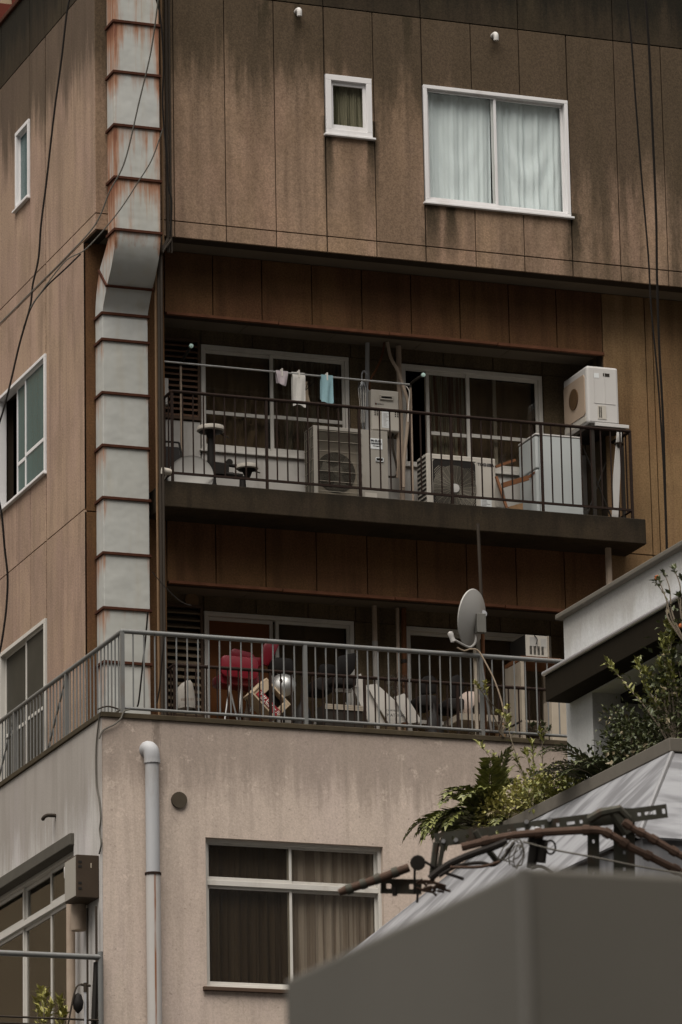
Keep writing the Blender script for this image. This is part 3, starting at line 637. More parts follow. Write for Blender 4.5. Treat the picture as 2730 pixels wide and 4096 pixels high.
# downpipe on the podium
a = P(c7(700,300), Y=PY-.07); zt = P(c5(690,1090), Y=PY-.07).z; zj = P(c7(703,487), Y=PY-.07).z
DP = thing('downpipe', (a.x,PY-.07,8.5), 'grey downpipe with an elbow top and rust streak on the beige wall', 'pipe')
MB().tube(smooth_path([(a.x-.03,PY+.02,zt+.0),(a.x-.03,PY-.04,zt+.01),(a.x-.01,PY-.09,zt-.03),(a.x,PY-.09,zt-.16)],5), .088, 14).build('elbow', M['pvc'], DP, smooth=True)
MB().tube([(a.x-.002,PY-.09,zt-.12),(a.x,PY-.09,zj)], .076, 16).build('upper_pipe', M['pvc'], DP, smooth=True)
def dpm():
    N = NT('rust_run_pipe'); X,Y,Z = N.sep(N.pos()); k = N.rng(N.math('ABSOLUTE', N.math('SUBTRACT', X, a.x-.004)), .004, .016, 1, 0)
    k = N.math('MULTIPLY', k, N.rng(N.noise(N.scale(N.pos(),(1,1,.2)),9,3), .3, .55, .35, 1))
    return N.fin(N.mix(k, N.mix(N.noise(N.pos(),5), (.36,.345,.33), (.44,.42,.40)), (.19,.075,.03)), .6)
MB().tube([(a.x,PY-.09,zj),(a.x+.01,PY-.09,8.5)], .080, 16).build('lower_pipe', dpm(), DP, smooth=True)
MB().lathe((a.x,PY-.09,zj-.015),(0,0,1),[(.07,0),(.09,0),(.09,.025),(.07,.025)],16).build('collar', M['rust'], DP)
MB().tube([(a.x,PY-.09,zt-.115),(a.x,PY-.09,zt-.16)], .09, 16).build('socket', M['pvc'], DP, smooth=True)
p = P(c7(825,147), Y=PY-.02)
V = thing('round_wall_vent', (p.x,PY,p.z), 'round dark louvred vent cap on the beige wall beside the downpipe', 'vent')
MB().lathe((p.x,PY-.03,p.z),(0,1,0),[(.072,0),(.09,0),(.09,.035),(.072,.035)],20).build('rim', M['ventdark'], V, smooth=True)
for i in range(6):
    z = p.z-.06+i*.024; h = math.sqrt(max(.074**2-(z-p.z)**2,0)); MB().box(p.x-h,p.x+h,PY-.026,PY-.006,z-.006,z+.005).build('slat', M['brownpipe'], V)
MB().lathe((p.x,PY-.004,p.z),(0,1,0),[(.0,0),(.075,0)],16).build('backing', M['black'], V)

# ------------------------------------------------------------ things on the upper balcony
def ac_front_box(t, x0,x1,y0,y1,z0,z1, mat, bev=.012): return MB().box(x0,x1,y0,y1,z0,z1).build('casing', mat, t, bevel=bev)
# large grey outdoor unit
x0,x1,zt = 2.89,3.83,17.245; y0,y1 = .15,.48; z0 = F1+.02
T = thing('air_conditioner', ((x0+x1)/2,.3,F1), 'large grey outdoor air conditioner with square wire grille below the water heater', 'air conditioner')
gx0, gx1 = x0+.05, x0+.60; gz0, gz1 = z0+.08, zt-.045
mb = MB(); [mb.box(p,q,y0,y0+.02,r,s) for (p,q,r,s) in cells(x0,x1,z0,zt,[(gx0,gx1,gz0,gz1)])]
mb.box(x0+.012,x1,y1-.02,y1,z0,zt).box(x1-.012,x1,y0+.02,y1-.02,z0,zt-.012).box(x0,x1,y0+.02,y1,zt-.012,zt).box(x0,x1,y0+.02,y1,z0,z0+.02).box(gx1+.01,gx1+.02,y0+.02,y1-.02,z0+.02,zt-.012)
mb.build('casing', M['greyapp'], T, bevel=.004)
MB().box(gx0-.03,gx1+.005,y0+.17,y0+.18,z0+.03,zt-.02).build('fan_backing', plain('fan_backing_paint',(.25,.215,.165),.7), T)
fc = ((gx0+gx1)/2+.01, y0+.10, (gz0+gz1)/2-.02)
MB().lathe((fc[0],y0+.165,fc[2]),(0,1,0),[(.0,0),(.25,0)],32).build('fan_shroud', M['black'], T)
mb = MB()
for k in range(3):
    an = k*2.094+.5; pts = []
    for (rr,aa,yy) in ((.06,-.3,.03),(.21,-.2,.05),(.22,.55,-.02),(.07,.6,-.02)): pts.append((fc[0]+rr*math.cos(an+aa), fc[1]+yy, fc[2]+rr*math.sin(an+aa)))
    mb.prism(pts, (0,.006,0))
mb.lathe(fc,(0,1,0),[(.0,-.03),(.065,-.02),(.065,.04),(.0,.04)],16).build('fan', plain('fan_plastic',(.045,.04,.03),.6), T)
mb = MB()
for i in range(8): z = gz0+.02+i*(gz1-gz0-.04)/7; mb.tube([(gx0-.005,y0-.012,z),(gx1+.005,y0-.012,z)], .0042, 5)
for i in range(46): x = gx0+i*(gx1-gx0)/45; mb.tube([(x,y0-.008,gz0),(x,y0-.008,gz1)], .0011, 4)
mb.build('grille', M['grille'], T)
mb = MB()
for i in range(7): z = z0+.06+i*.14; mb.tube([(x0-.004,y0+.02,z),(x0-.004,y1-.02,z)], .004, 5)
for i in range(6): y = y0+.04+i*.05; mb.tube([(x0-.004,y,z0+.02),(x0-.004,y,zt-.03)], .0035, 5)
mb.build('side_grille', M['grille'], T); MB().box(x0+.006,x0+.011,y0+.02,y1-.02,z0+.02,zt-.03).build('coil', M['dark'], T)
MB().box(gx1+.115,gx1+.27,y0-.004,y0-.0005,zt-.23,zt-.1).build('label_sticker', M['sticker'], T)
text_mesh('lettering', 'Mr.SLIM', .038, M['ink'], T, (gx1+.125,y0-.006,zt-.142), (1,0,0), (0,0,1), bold=.001)
text_mesh('lettering', 'MITSUBISHI', .017, M['ink'], T, (gx1+.148,y0-.006,zt-.2), (1,0,0), (0,0,1))
mb = MB()
for k in range(3): mb.box(gx1+.125,gx1+.26,y0-.0065,y0-.0045,zt-.158-k*.008,zt-.155-k*.008)
mb.build('lettering', M['ink'], T)
hx, hz_ = x1-.11, zt-.36
ringbox(MB(),'F',hx-.05,hx+.05,hz_-.025,hz_+.025,y0-.012,y0-.001,.009).build('handle', M['sticker'], T, bevel=.003); MB().box(hx-.042,hx+.042,y0-.003,y0-.0006,hz_-.017,hz_+.017).build('handle_recess', M['black'], T)
MB().box(gx1+.04,gx1+.19,y0-.003,y0-.0005,z0+.13,z0+.25).build('label_sticker', M['cream'], T)
# water heater
X0,X1,Z0,Z1 = FR(z2(1058,668), z2(1357,1122), .38)
T = thing('water_heater', ((X0+X1)/2,.38,Z0), 'cream gas water heater box hung on the wall between the balcony windows', 'water heater')
MB().box(X0,X1,.38,.585,Z0,Z1).build('casing', M['cream'], T, bevel=.014)
MB().box(X0+.012,X1-.012,.376,.3795,Z0+.015,Z1-.02).build('front_cover', M['cream'], T, bevel=.001)
cx = X0+(X1-X0)*.54; cz = Z1-(Z1-Z0)*.19
ringbox(MB(),'F',cx-.085,cx+.085,cz-.03,cz+.03,.355,.377,.018).build('exhaust_rim', M['cream'], T, bevel=.006); MB().box(cx-.07,cx+.07,.368,.3755,cz-.016,cz+.016).build('exhaust_slot', M['black'], T)
mb = MB()
for sx in (X0+.045, X1-.05):
    for i in range(2):
        for j in range(3): mb.box(sx+i*.03-.008,sx+i*.03+.008,.3745,.3758,Z0+(Z1-Z0)*(.375+j*.045)-.008,Z0+(Z1-Z0)*(.375+j*.045)+.008)
mb.build('air_holes', M['black'], T)
text_mesh('lettering', 'NORITZ', .022, M['ink'], T, (X0+.075,.3745,Z1-.19), (1,0,0), (0,0,1)); MB().lathe((X0+.057,.3745,Z1-.182),(0,1,0),[(0,0),(.013,0)],12).build('logo_dot', M['red_ink'], T)
mb = MB()
for k in range(7): mb.box(X0+.05,X0+.05+rnd.uniform(.05,.1),.3742,.3752,Z1-.24-k*.014,Z1-.236-k*.014)
for k in range(14): mb.box(X0+.15,X0+.15+rnd.uniform(.03,.07),.3732,.3738,Z0+.06+k*.012,Z0+.063+k*.012)
mb.build('small_print', plain('faded_print',(.25,.22,.19),.8), T)
MB().box(X0+.13,X0+.23,.3742,.3752,Z0+.04,Z0+.25).build('label_sticker', M['sticker'], T)
# pipes around the heater
def vx(p, Y): q = P(p, Y=Y); return (q.x, q.y, q.z)
pipe('vertical_pipe', [vx(z2(1020,185),.5), vx(z2(1018,1100),.5), (vx(z2(1018,1100),.5)[0],.5,F1)], .027, M['pvc'], 'pale vertical pipe left of the water heater', sm=False)
q = vx(z2(1345,220),.45); pipe('vertical_pipe', [(q[0],.45,H1), (q[0]+.01,.45,F1)], .034, M['beigepipe'], 'thick pinkish insulated pipe right of the water heater', sm=False)
pipe('refrigerant_hose', [vx(z2(1200,180),.42), vx(z2(1170,330),.42), vx(z2(1110,470),.42), vx(z2(1050,580),.43), vx(z2(1040,700),.5)], .013, M['rustpipe'], 'thin red brown hose curving left from the ceiling above the water heater', 'hose')
pipe('refrigerant_hose', [vx(z2(1230,180),.36), vx(z2(1265,340),.36), vx(z2(1330,460),.36), vx(z2(1375,580),.36), vx(z2(1420,720),.34), vx(z2(1450,850),.33), vx(z2(1440,1050),.33), vx(z2(1415,1300),.33), vx(z2(1400,1480),.33), vx(z2(1400,1700),.33)], .021, M['beigepipe'], 'beige hose hanging from the ceiling past the right side of the water heater', 'hose')
pipe('thin_cable', [vx(z2(1425,640),.3), vx(z2(1460,700),.3), vx(z2(1450,850),.3), vx(z2(1445,1010),.3)], .006, M['white_ink'], 'thin white cable dangling from the right end of the laundry pole', 'cable')
pipe('gas_pipe', [vx(z2(1285,1125),.45), vx(z2(1285,1200),.45), vx(z2(1290,1300),.45), vx(z2(1325,1480),.45), vx(z2(1320,1580),.45), vx(z2(1230,1585),.45)], .014, M['darkpipe'], 'dark gas pipe with bends under the water heater', 'pipe')
pipe('gas_pipe', [vx(z2(1340,1125),.45), vx(z2(1338,1400),.45), vx(z2(1330,1600),.45)], .018, M['beigepipe'], 'short beige pipe dropping from the water heater', 'pipe')
# smaller cream outdoor unit with round grille
x0,x1,zt = 4.30,5.19,17.005; y0,y1 = .10,.42; z0 = F1+.03
T = thing('air_conditioner', ((x0+x1)/2,.25,F1), 'cream outdoor air conditioner with round spiral fan grille and white hub', 'air conditioner')
MB().box(x0,x1,y0,y1,z0,zt).build('casing', M['cream'], T, bevel=.012)
gx0,gx1 = x0+.075, x0+.625; gz0,gz1 = z0+.02, zt-.065
mb = MB(); pts = []
for (cx_,cz_,a0) in ((gx1-.05,gz1-.05,0),(gx0+.05,gz1-.05,90),(gx0+.05,gz0+.05,180),(gx1-.05,gz0+.05,270)):
    for k in range(5): an = R(a0+k*22.5); pts.append((cx_+.05*math.cos(an), y0-.004, cz_+.05*math.sin(an)))
MB().prism(pts, (0,.003,0)).build('fan_opening', M['black'], T)
fc = ((gx0+gx1)/2+.005, y0-.012, (gz0+gz1)/2)
mb = MB()
for k in range(17): mb.ring(fc,(0,1,0),.07+k*.0128,.0024,40,4)
for k in range(24): an = k*math.pi/12; mb.tube([(fc[0]+.05*math.cos(an),fc[1]+.003,fc[2]+.05*math.sin(an)),(fc[0]+.275*math.cos(an+.12),fc[1]+.003,fc[2]+.275*math.sin(an+.12))], .0022, 4)
for k in range(4):
    for j in range(3):
        rr = .29+j*.02; a0 = R(45+90*k); w_ = .30-.08*j; mb.tube([(fc[0]+rr*math.cos(a0+w_*s_),fc[1],fc[2]+rr*math.sin(a0+w_*s_)) for s_ in (-1,-.5,0,.5,1)], .0024, 4)
mb.build('fan_grille', M['grille'], T)
MB().lathe(fc,(0,-1,0),[(.056,-.002),(.054,.008),(.0,.011)],24).build('grille_hub', M['whiteapp'], T, smooth=True)
ringbox(MB(),'F',gx0-.012,gx1+.012,gz0-.012,gz1+.012,y0-.01,y0-.0005,.012).build('opening_rim', M['cream'], T, bevel=.004)
text_mesh('lettering', 'TOSHIBA', .052, M['ink'], T, (gx1+.03,y0-.002,zt-.105), (1,0,0), (0,0,1), bold=.0015)
MB().box(gx1+.06,gx1+.2,y0-.002,y0-.0004,z0+.17,z0+.27).build('label_sticker', M['sticker'], T)
mb = MB(); 
for k in range(5): mb.box(gx1+.07,gx1+.07+rnd.uniform(.06,.12),y0-.003,y0-.0022,z0+.18+k*.016,z0+.184+k*.016)
for k in range(3): mb.box(gx1+.07,gx1+.19,y0-.003,y0-.0004,z0+.08+k*.02,z0+.086+k*.02)
mb.build('small_print', M['ink'], T)
mb = MB()
for i in range(13): z = z0+.05+i*.055; mb.box(x0-.006,x0-.0005,y0+.02,y1-.03,z,z+.026)
mb.build('side_louvres', M['black'], T)
MB().box(x0+.05,x0+.12,y0+.03,y1-.03,F1+.0005,z0+.005).box(x1-.12,x1-.05,y0+.03,y1-.03,F1+.0005,z0+.005).build('feet', M['dark'], T)
# refrigerator
T = thing('refrigerator', (5.95,.1,F1), 'two door bluish white refrigerator standing by the right end of the balcony', 'refrigerator')
x0,x1,y0,y1 = 5.68,6.23,-.1,.42; ztf = 17.285; zs_ = P(z4(100,1420), X=5.66).z-.0
MB().box(x0,x1,y0,y1,F1+.03,ztf).build('body', M['fridge'], T, bevel=.01)
zsp = P(z4(220,1330), Y=y0).z
MB().box(x0-.05,x0-.004,y0+.004,y1,zsp+.008,ztf-.012).build('upper_door', M['fridge'], T, bevel=.012); MB().box(x0-.05,x0-.004,y0+.004,y1,F1+.06,zsp-.008).build('lower_door', M['fridge'], T, bevel=.012)
MB().box(x0-.055,x1+.004,y0-.006,y1,ztf+.0005,ztf+.022).build('top_cover', M['whiteapp'], T, bevel=.006)
MB().box(x0-.058,x0-.049,y0+.04,y1-.1,zsp-.05,zsp-.025).build('handle', M['rusttrim'], T)
MB().box(x0+.02,x1-.02,y0+.02,y1-.02,F1+.0005,F1+.035).build('feet', M['black'], T)
# clothes dryer on its stand
T = thing('clothes_dryer', (6.45,0,17.4), 'white boxy clothes dryer raised on a stand in the balcony corner', 'clothes dryer')
x0,x1,y0,y1 = 6.24,6.655,-.30,.42; zt, z0 = 18.155, 17.43
MB().box(x0,x1,y0,y1,z0,zt).build('casing', M['whiteapp'], T, bevel=.03)
mb = MB(); pts = []
ya,yb_,za_,zb__ = y0+.06,y1-.04,z0+.12,zt-.10
for (cy_,cz_,a0) in ((yb_-.04,zb__-.04,0),(ya+.04,zb__-.04,90),(ya+.04,za_+.04,180),(yb_-.04,za_+.04,270)):
    for k in range(4): an = R(a0+k*30); pts.append((x0-.012, cy_+.04*math.cos(an), cz_+.04*math.sin(an)))
MB().prism(pts, (.011,0,0)).build('door', plain('yellowed_dryer_door',(.40,.31,.235),.5,0,.12,5), T)
cy_ = (ya+yb_)/2; cz_ = (za_+zb__)/2+.02
MB().lathe((x0-.013,cy_,cz_),(-1,0,0),[(.13,0),(.13,.012),(.10,.015),(0,.01)],28).build('porthole', plain('amber_porthole',(.10,.06,.03),.3), T, smooth=True)
MB().box(x0-.01,x0-.0005,y0+.05,y1-.03,z0+.03,z0+.10).build('control_strip', M['cream'], T, bevel=.003)
MB().box(x0+.055+.16,x0+.055+.245,y0-.003,y0-.0005,zt-.125,zt-.085).build('grip_slot', M['dark'], T); MB().box(x0+.09,x0+.16,y0-.0025,y0-.0005,zt-.15,zt-.09).build('label_sticker', M['sticker'], T)
MB().box(x0+.13,x0+.24,y0-.006,y0-.0005,z0+.06,z0+.23).build('vent_cover', M['cream'], T, bevel=.003)
mb = MB()
for k in range(10): mb.box(x0+.143,x0+.158,y0-.008,y0-.0062,z0+.08+k*.014,z0+.088+k*.014); mb.box(x0+.166,x0+.181,y0-.008,y0-.0062,z0+.08+k*.014,z0+.088+k*.014)
mb.build('vent_slots', M['black'], T)
mb = MB().box(x0+.09,x0+.096,y0-.004,y0-.0005,z0+.26,zt-.05).box(x0+.23,x0+.236,y0-.004,y0-.0005,z0+.26,zt-.05).box(x0+.09,x1-.05,y0-.004,y0-.0005,z0+.255,z0+.262); mb.build('pressed_ribs', M['whiteapp'], T)
T = thing('dryer_stand', (6.45,0,F1), 'dark steel stand with crossed braces carrying the clothes dryer', 'stand')
MB().box(6.26,6.72,-.33,.44,17.385,17.425).build('top_plate', M['dark'], T); MB().box(6.31,6.75,-.36,-.332,17.385,17.428).build('front_rail', M['whiteapp'], T, bevel=.004)
for (x,y) in ((6.3,-.28),(6.68,-.28),(6.3,.28),(6.68,.28)): MB().box(x-.018,x+.018,y-.018,y+.018,F1,17.384).build('leg', M['dark'], T)
MB().tube([(6.3,.0,17.2),(6.66,.0,F1+.1)], .01, 6).tube([(6.66,.03,17.2),(6.3,.03,F1+.1)], .01, 6).build('cross_brace', M['dark'], T)
a = [vx(z4(1095,880),-.42), vx(z4(1145,890),-.42), vx(z4(1128,1400),-.42), vx(z4(1105,1900),-.42), vx(z4(1035,1900),-.42), vx(z4(1050,1400),-.42)]
T = thing('white_board', (6.6,-.42,F1), 'long narrow white board tied upright inside the balcony corner', 'board')
MB().prism(a, (0,.02,0)).build('board', M['whiteapp'], T, bevel=.004); q = vx(z4(1115,1050),-.42)
MB().ring((q[0],q[1]+.01,q[2]),(0,0,1),.05,.012,16,6).box(q[0]-.03,q[0]+.03,-.43,-.4215,q[2]-.05,q[2]+.02).build('tie', M['darkpipe'], T)
# folding table leaning by the refrigerator
T = thing('folded_table', (5.45,.1,F1), 'brown wooden folded table leaning between air conditioner and refrigerator', 'table')
def slat3(mb, a, b, w, t, Y0): # flat bar between two points facing the street
    a, b = Vector(a), Vector(b); d = (b-a).normalized(); n_ = Vector((0,1,0)).cross(d).normalized(); mb.prism([a+n_*w,b+n_*w,b-n_*w,a-n_*w], (0,t,0)); return mb
slat3(MB(), vx(z3(1060,1270),.05), vx(z3(1265,1200),.1), .016, .03, 0).build('top_bar', M['wood'], T)
slat3(MB(), vx(z3(1130,1465),-.05), vx(z3(1400,1385),.0), .03, .03, 0).build('middle_bar', M['wood'], T)
slat3(MB(), vx(z3(1065,1370),-.0), vx(z3(1175,1700),-.1), .014, .03, 0).build('leg', M['wood'], T)
slat3(MB(), vx(z3(1400,1380),.05), vx(z3(1560,1290),.02), .014, .02, 0).build('back_bar', M['wood'], T)
MB().prism([vx(z3(1062,1380),.02),vx(z3(1130,1480),.02),vx(z3(1185,1700),.02),vx(z3(1062,1690),.02)],(0,.02,0)).build('board', M['greyapp'], T)
MB().prism([vx(z3(1190,1690),.05),vx(z3(1340,1650),.05),vx(z3(1340,1730),.05),vx(z3(1200,1740),.05)],(0,.02,0)).build('foot_board', plain('tan_wood',(.28,.17,.09),.6), T)
# laundry pole, its two brackets
def stand_pole(name, pbot, ptop, tip, label):
    T = thing(name, (pbot[0],pbot[1],F1), label, 'pole holder')
    MB().tube([(pbot[0],pbot[1],F1),ptop], .014, 8).build('upright', M['beigepipe'], T, smooth=True)
    MB().tube(smooth_path([(ptop[0],ptop[1],ptop[2]-.02),(ptop[0],ptop[1]-.04,ptop[2]+.03),tip],5), .017, 8).build('arm', M['dark'], T, smooth=True)
    MB().lathe(tip,(0,-1,0),[(.024,-.03),(.026,0),(.0,.006)],14).build('end_cap', plain('mint_plastic_cap',(.40,.55,.50),.4), T, smooth=True)
    for k in (.3,.55,.8): q = Vector(ptop).lerp(Vector(tip),k); MB().tube([q,q+Vector((0,-.005,.045))], .005, 5).build('hook_peg', M['dark'], T)
q = vx(z1(325,500),.35); tip = vx(z1(482,262),-.05); stand_pole('pole_holder', q, q, (q[0],-.05,tip[2]), 'laundry pole bracket with pale tip in front of the louvres')
q = vx(z3(165,430),.35); tip = vx(z3(335,278),-.15); stand_pole('pole_holder', q, (q[0],.35,q[2]), (q[0]+.0,-.08,tip[2]-.02), 'curved laundry pole bracket with pale tip by the open window')
LP0, LP1 = Vector(vx(z1(60,452),.22)), Vector(vx(z2(1462,622),.22))
tag(MB().tube([LP0,LP1], .012, 10).build('laundry_pole', M['steel'], None, smooth=True, at=LP0), 'long shiny steel laundry pole across the upper balcony', 'pole')
def pole_at(px): 
    q = P((px,1500), Y=.22); t = (q.x-LP0.x)/(LP1.x-LP0.x); return LP0.lerp(LP1, t)
def cloth(name, pxa, pxb, drop, mat, label, seed, back=.6, wav=.012, taper=0, mats=None, pin=True):
    a, b = pole_at(pxa), pole_at(pxb); r = random.Random(seed); ph = r.uniform(0,6); nx, nz = 16, 18; rows = []
    tot = drop*(1+back)
    for j in range(nz+1):
        s_ = j/nz*tot; row = []
        for i in range(nx+1):
            u = i/nx; base = a.lerp(b, .5+(u-.5)*(1-taper*max(0,(drop-0)*abs(s_-drop*back)/(drop*drop+1e-6)))); w_ = wav*math.sin(u*9+ph+s_*5)*min(1,abs(s_-drop*back)*8)
            if s_ < drop*back: y = base.y+.018; z = base.z-(drop*back-s_)
            else: y = base.y-.018; z = base.z-(s_-drop*back)
            top = abs(s_-drop*back)
            if top < .02: z = base.z+.014; y = base.y+(.012 if s_ < drop*back else -.012)
            z += .015*math.sin(u*5+ph)*(top/drop)
            row.append((base.x, y+w_*(1 if y > base.y else -1), z))
        rows.append(row)
    T = thing(name, (a.x,a.y,a.z), label, 'laundry')
    MB().sheet(rows).build('cloth', mat, T, smooth=True, solid=.004)
    if pin:
        m_ = a.lerp(b,.5); MB().box(m_.x-.008,m_.x+.008,m_.y-.028,m_.y-.02,m_.z-.05,m_.z+.045).box(m_.x-.008,m_.x+.008,m_.y+.02,m_.y+.028,m_.z-.05,m_.z+.045).build('clothes_peg', M['white_ink'], T)
cloth('hung_cloth', z2(58,0)[0], z2(188,0)[0], .155, M['lilac'], 'small crumpled lilac cloth pegged on the laundry pole', 1, .9, .014, .35)
cloth('hung_towel', z2(232,0)[0], z2(366,0)[0], .40, M['towel_w'], 'white towel pegged on the laundry pole', 2, .85, .008)
cloth('hung_towel', z2(532,0)[0], z2(655,0)[0], .33, M['towel_b'], 'light blue towel pegged on the laundry pole', 3, .9, .012)
q0 = Vector(vx(z2(415,590),.3))
T = thing('cloth_hanger', (q0.x,.3,q0.z-.4), 'dark hanger with a beige cloth behind the white towel', 'hanger')
MB().tube([vx(z2(365,690),.3),vx(z2(400,598),.3),vx(z2(460,600),.3),vx(z2(365,690),.3)], .005, 5).tube([vx(z2(430,595),.3),vx(z2(432,575),.3)], .004, 5).build('hanger', M['black'], T)
MB().sheet([[Vector(vx(z2(x,y),.31))+Vector((0,.01*math.sin(x*.3),0)) for x in (a_,(a_+b_)/2,b_)] for (a_,b_,y) in ((350,390,595),(345,395,660),(340,405,730),(330,420,800))]).build('cloth', M['beigecloth'], T, solid=.004)
# clear umbrella hung up
q = Vector(vx(z2(965,620),.40)); q2 = Vector(vx(z2(975,1100),.40))
T = thing('clear_umbrella', (q2.x,.40,q2.z), 'furled clear plastic umbrella hanging beside the pale pipe', 'umbrella')
MB().lathe(q2,(0,0,1),[(.012,0),(.03,.1),(.035,.3),(.028,q.z-q2.z-.18),(.06,q.z-q2.z-.06),(.045,q.z-q2.z+.02)],12).build('canopy', M['plastic'], T, smooth=True)
MB().tube([q2,q+Vector((0,0,.02))], .005, 6).tube(smooth_path([q+Vector((0,0,.02)),q+Vector((0,0,.13)),q+Vector((.03,0,.17)),q+Vector((.06,0,.13))],4), .009, 8).build('handle', M['pvc'], T, smooth=True)
mb = MB()
for k in range(8): an = k*.785; mb.tube([q2+Vector((.02*math.cos(an),.02*math.sin(an),.1)), q+Vector((.05*math.cos(an),.05*math.sin(an),-.05))], .0035, 4)
mb.build('ribs', M['white_ink'], T)
# stand with two round discs
def disc(T, c, r, h):
    MB().lathe(c,(0,0,1),[(r*.35,-.03),(r*.9,-.012),(r,.0),(r,h*.7),(r*.93,h),(0,h*.9)],24).build('disc', M['discpad'], T, smooth=True)
    MB().lathe((c[0],c[1],c[2]-.03),(0,0,1),[(.03,-.08),(.05,-.03),(.06,.0),(r*.86,.016),(0,.016)],16).build('disc_underside', M['black'], T, smooth=True)
p1 = Vector(vx(z1(705,1330),-.15)); p2 = Vector(vx(z1(1100,1800),-.2))
T = thing('exercise_stand', (p1.x,-.15,F1), 'black metal stand with two round pale discs by the left balcony railing', 'exercise stand')
disc(T, p1, .165, .05); disc(T, (p2.x+.06,p2.y,p2.z), .13, .045)
MB().lathe((p1.x,p1.y,F1),(0,0,1),[(.10,0),(.085,.04),(.055,.15),(.05,.35),(.042,p1.z-F1-.13),(.03,p1.z-F1-.05)],14).build('column', M['black'], T, smooth=True)
MB().lathe((p2.x+.0,p2.y,F1),(0,0,1),[(.05,0),(.045,.03),(.035,p2.z-F1-.1)],12).build('short_column', M['black'], T, smooth=True)
za_ = P(z1(870,1740), Y=-.15).z
MB().tube([(p1.x-.06,p1.y,za_),(p1.x+.36,p1.y,za_-.02)], .022, 8).tube([(p1.x,p1.y,za_-.11),(p2.x,p2.y,za_-.15)], .03, 8).box(p1.x-.07,p1.x+.2,p1.y-.05,p1.y+.05,za_-.14,za_-.02).lathe((p1.x+.22,p1.y-.02,za_+.02),(0,1,0),[(.0,0),(.04,0),(.04,.05),(0,.05)],12).lathe((p1.x+.36,p1.y,za_-.03),(1,0,0),[(.045,0),(.05,.03),(.03,.1)],12).build('linkage', M['black'], T, smooth=True)
MB().tube([(p2.x+.12,p2.y-.04,p2.z-.03),(p2.x+.19,p2.y-.08,p2.z-.06)], .008, 5).tube([(p1.x+.1,p1.y-.05,p1.z-.04),(p1.x+.19,p1.y-.08,p1.z-.09)], .008, 5).build('levers', M['black'], T)
# small dish at the left corner
def dish_mesh(T, c, axis, r, depth, mat, name='reflector'):
    prof = [(0,depth)]; prof = [(r*t, -depth*(1-t*t)) for t in (0,.2,.4,.6,.8,.93,1)]; prof += [(r*1.015,.004),(r*1.0,-.006)]+[(r*t, -depth*(1-t*t)-.006) for t in (.93,.8,.6,.4,.2,0)]
    return MB().lathe(c, axis, prof, 40).build(name, mat, T, smooth=True)
q = Vector(vx(z1(450,1905),-.38))
T = thing('satellite_dish', (q.x,-.38,F1), 'round grey satellite dish half hidden at the left end of the upper balcony', 'satellite dish')
dish_mesh(T, q, (-.35,-.93,.12), .262, .05, M['dish'])
l = Vector(vx(z1(145,1835),-.62)); MB().lathe(l,(-.9,-.1,.1),[(.0,-.06),(.034,-.055),(.04,-.02),(.036,.03),(.042,.035),(.042,.055),(0,.06)],14).build('feed_horn', M['cream'], T, smooth=True)
MB().tube(smooth_path([q+Vector((-.1,.0,-.2)),l+Vector((-.02,.1,-.16)),l+Vector((0,.02,-.05)),l],4), .009, 6).build('feed_arm', M['cream'], T, smooth=True)
# white cabinet panel and folded dark things at the left end
X0,X1,Z0,Z1 = FR(z1(80,660), z1(178,1000), .42)
T = thing('wall_cabinet', (X0,.42,Z0), 'small white box fixed at the left end of the upper balcony', 'box'); MB().box(X0-.02,X1,.42,.59,Z0,Z1).build('body', M['whiteapp'], T, bevel=.01); MB().box(X0,X1-.02,.414,.4195,Z0+.03,Z1-.03).build('door', M['whiteapp'], T, bevel=.002)
T = thing('folded_chair', (1.15,.1,F1), 'dark folded chair leaning at the left end of the upper balcony', 'chair')
MB().tube([(1.02,.0,F1),(1.04,.35,16.95)], .012, 6).tube([(1.3,.0,F1),(1.28,.35,16.95)], .012, 6).tube([(1.04,.35,16.95),(1.28,.35,16.95)], .012, 6).build('frame', M['black'], T)
MB().add([(1.04,.10,16.3),(1.28,.10,16.3),(1.27,.33,16.88),(1.05,.33,16.88)],[(0,1,2,3)]).build('fabric', M['blackpad'], T, solid=.01)
q = P((1560,1960), Y=.1)
for i,(xa_,xb_) in enumerate(((2.25,2.86),(3.4,3.9))):
    tag(MB().box(xa_,xb_,-.22,-.13,F1+.0005,F1+.05).build('wood_plank', plain('plank_wood',(.30,.2,.13),.8,0,.25,8), None, bevel=.005, at=(xa_,-.18,F1)), ('short plank lying at the foot of the exercise stand','short plank lying at the foot of the large grey air conditioner')[i], 'plank')
# ------------------------------------------------------------ things on the lower balcony
def pad(T, name, pts, Y, th, mat, bev=.012):
    return MB().prism([vx(p,Y) for p in pts], (0,th,0)).build(name, mat, T, bevel=bev, smooth=True)
def roundpts(f, x0,x1,y0,y1, r, dy=0):          # rounded outline in crop coordinates, right side dy lower
    out = []
    for (cx_,cy_,a0) in ((x1-r,y1-r,0),(x0+r,y1-r,90),(x0+r,y0+r,180),(x1-r,y0+r,270)):
        for k in range(5):
            an = R(a0+k*22.5); x = cx_+r*math.cos(an); y = cy_+r*math.sin(an); out.append(f(x, y+dy*(x-x0)/(x1-x0)))
    return out
T = thing('folding_chair', (1.95,.1,F2), 'red padded folding chair with its back to the street, nearest the wooden door', 'chair')
pad(T,'backrest', roundpts(z5,748,1140,775,1000,60,45), .05, .05, M['redpad'], .018)
pad(T,'seat', roundpts(z5,735,1165,960,1080,40,40), .12, .3, M['redpad'], .02)
for (a_,b_) in (((840,1060),(700,1400)),((1130,1040),(880,1380)),((960,1080),(880,1400)),((820,1070),(1050,1400))):
    MB().tube([vx(z5(*a_),.15),(vx(z5(*b_),.1)[0],.1,F2)], .011, 6).build('leg', M['steel'], T)
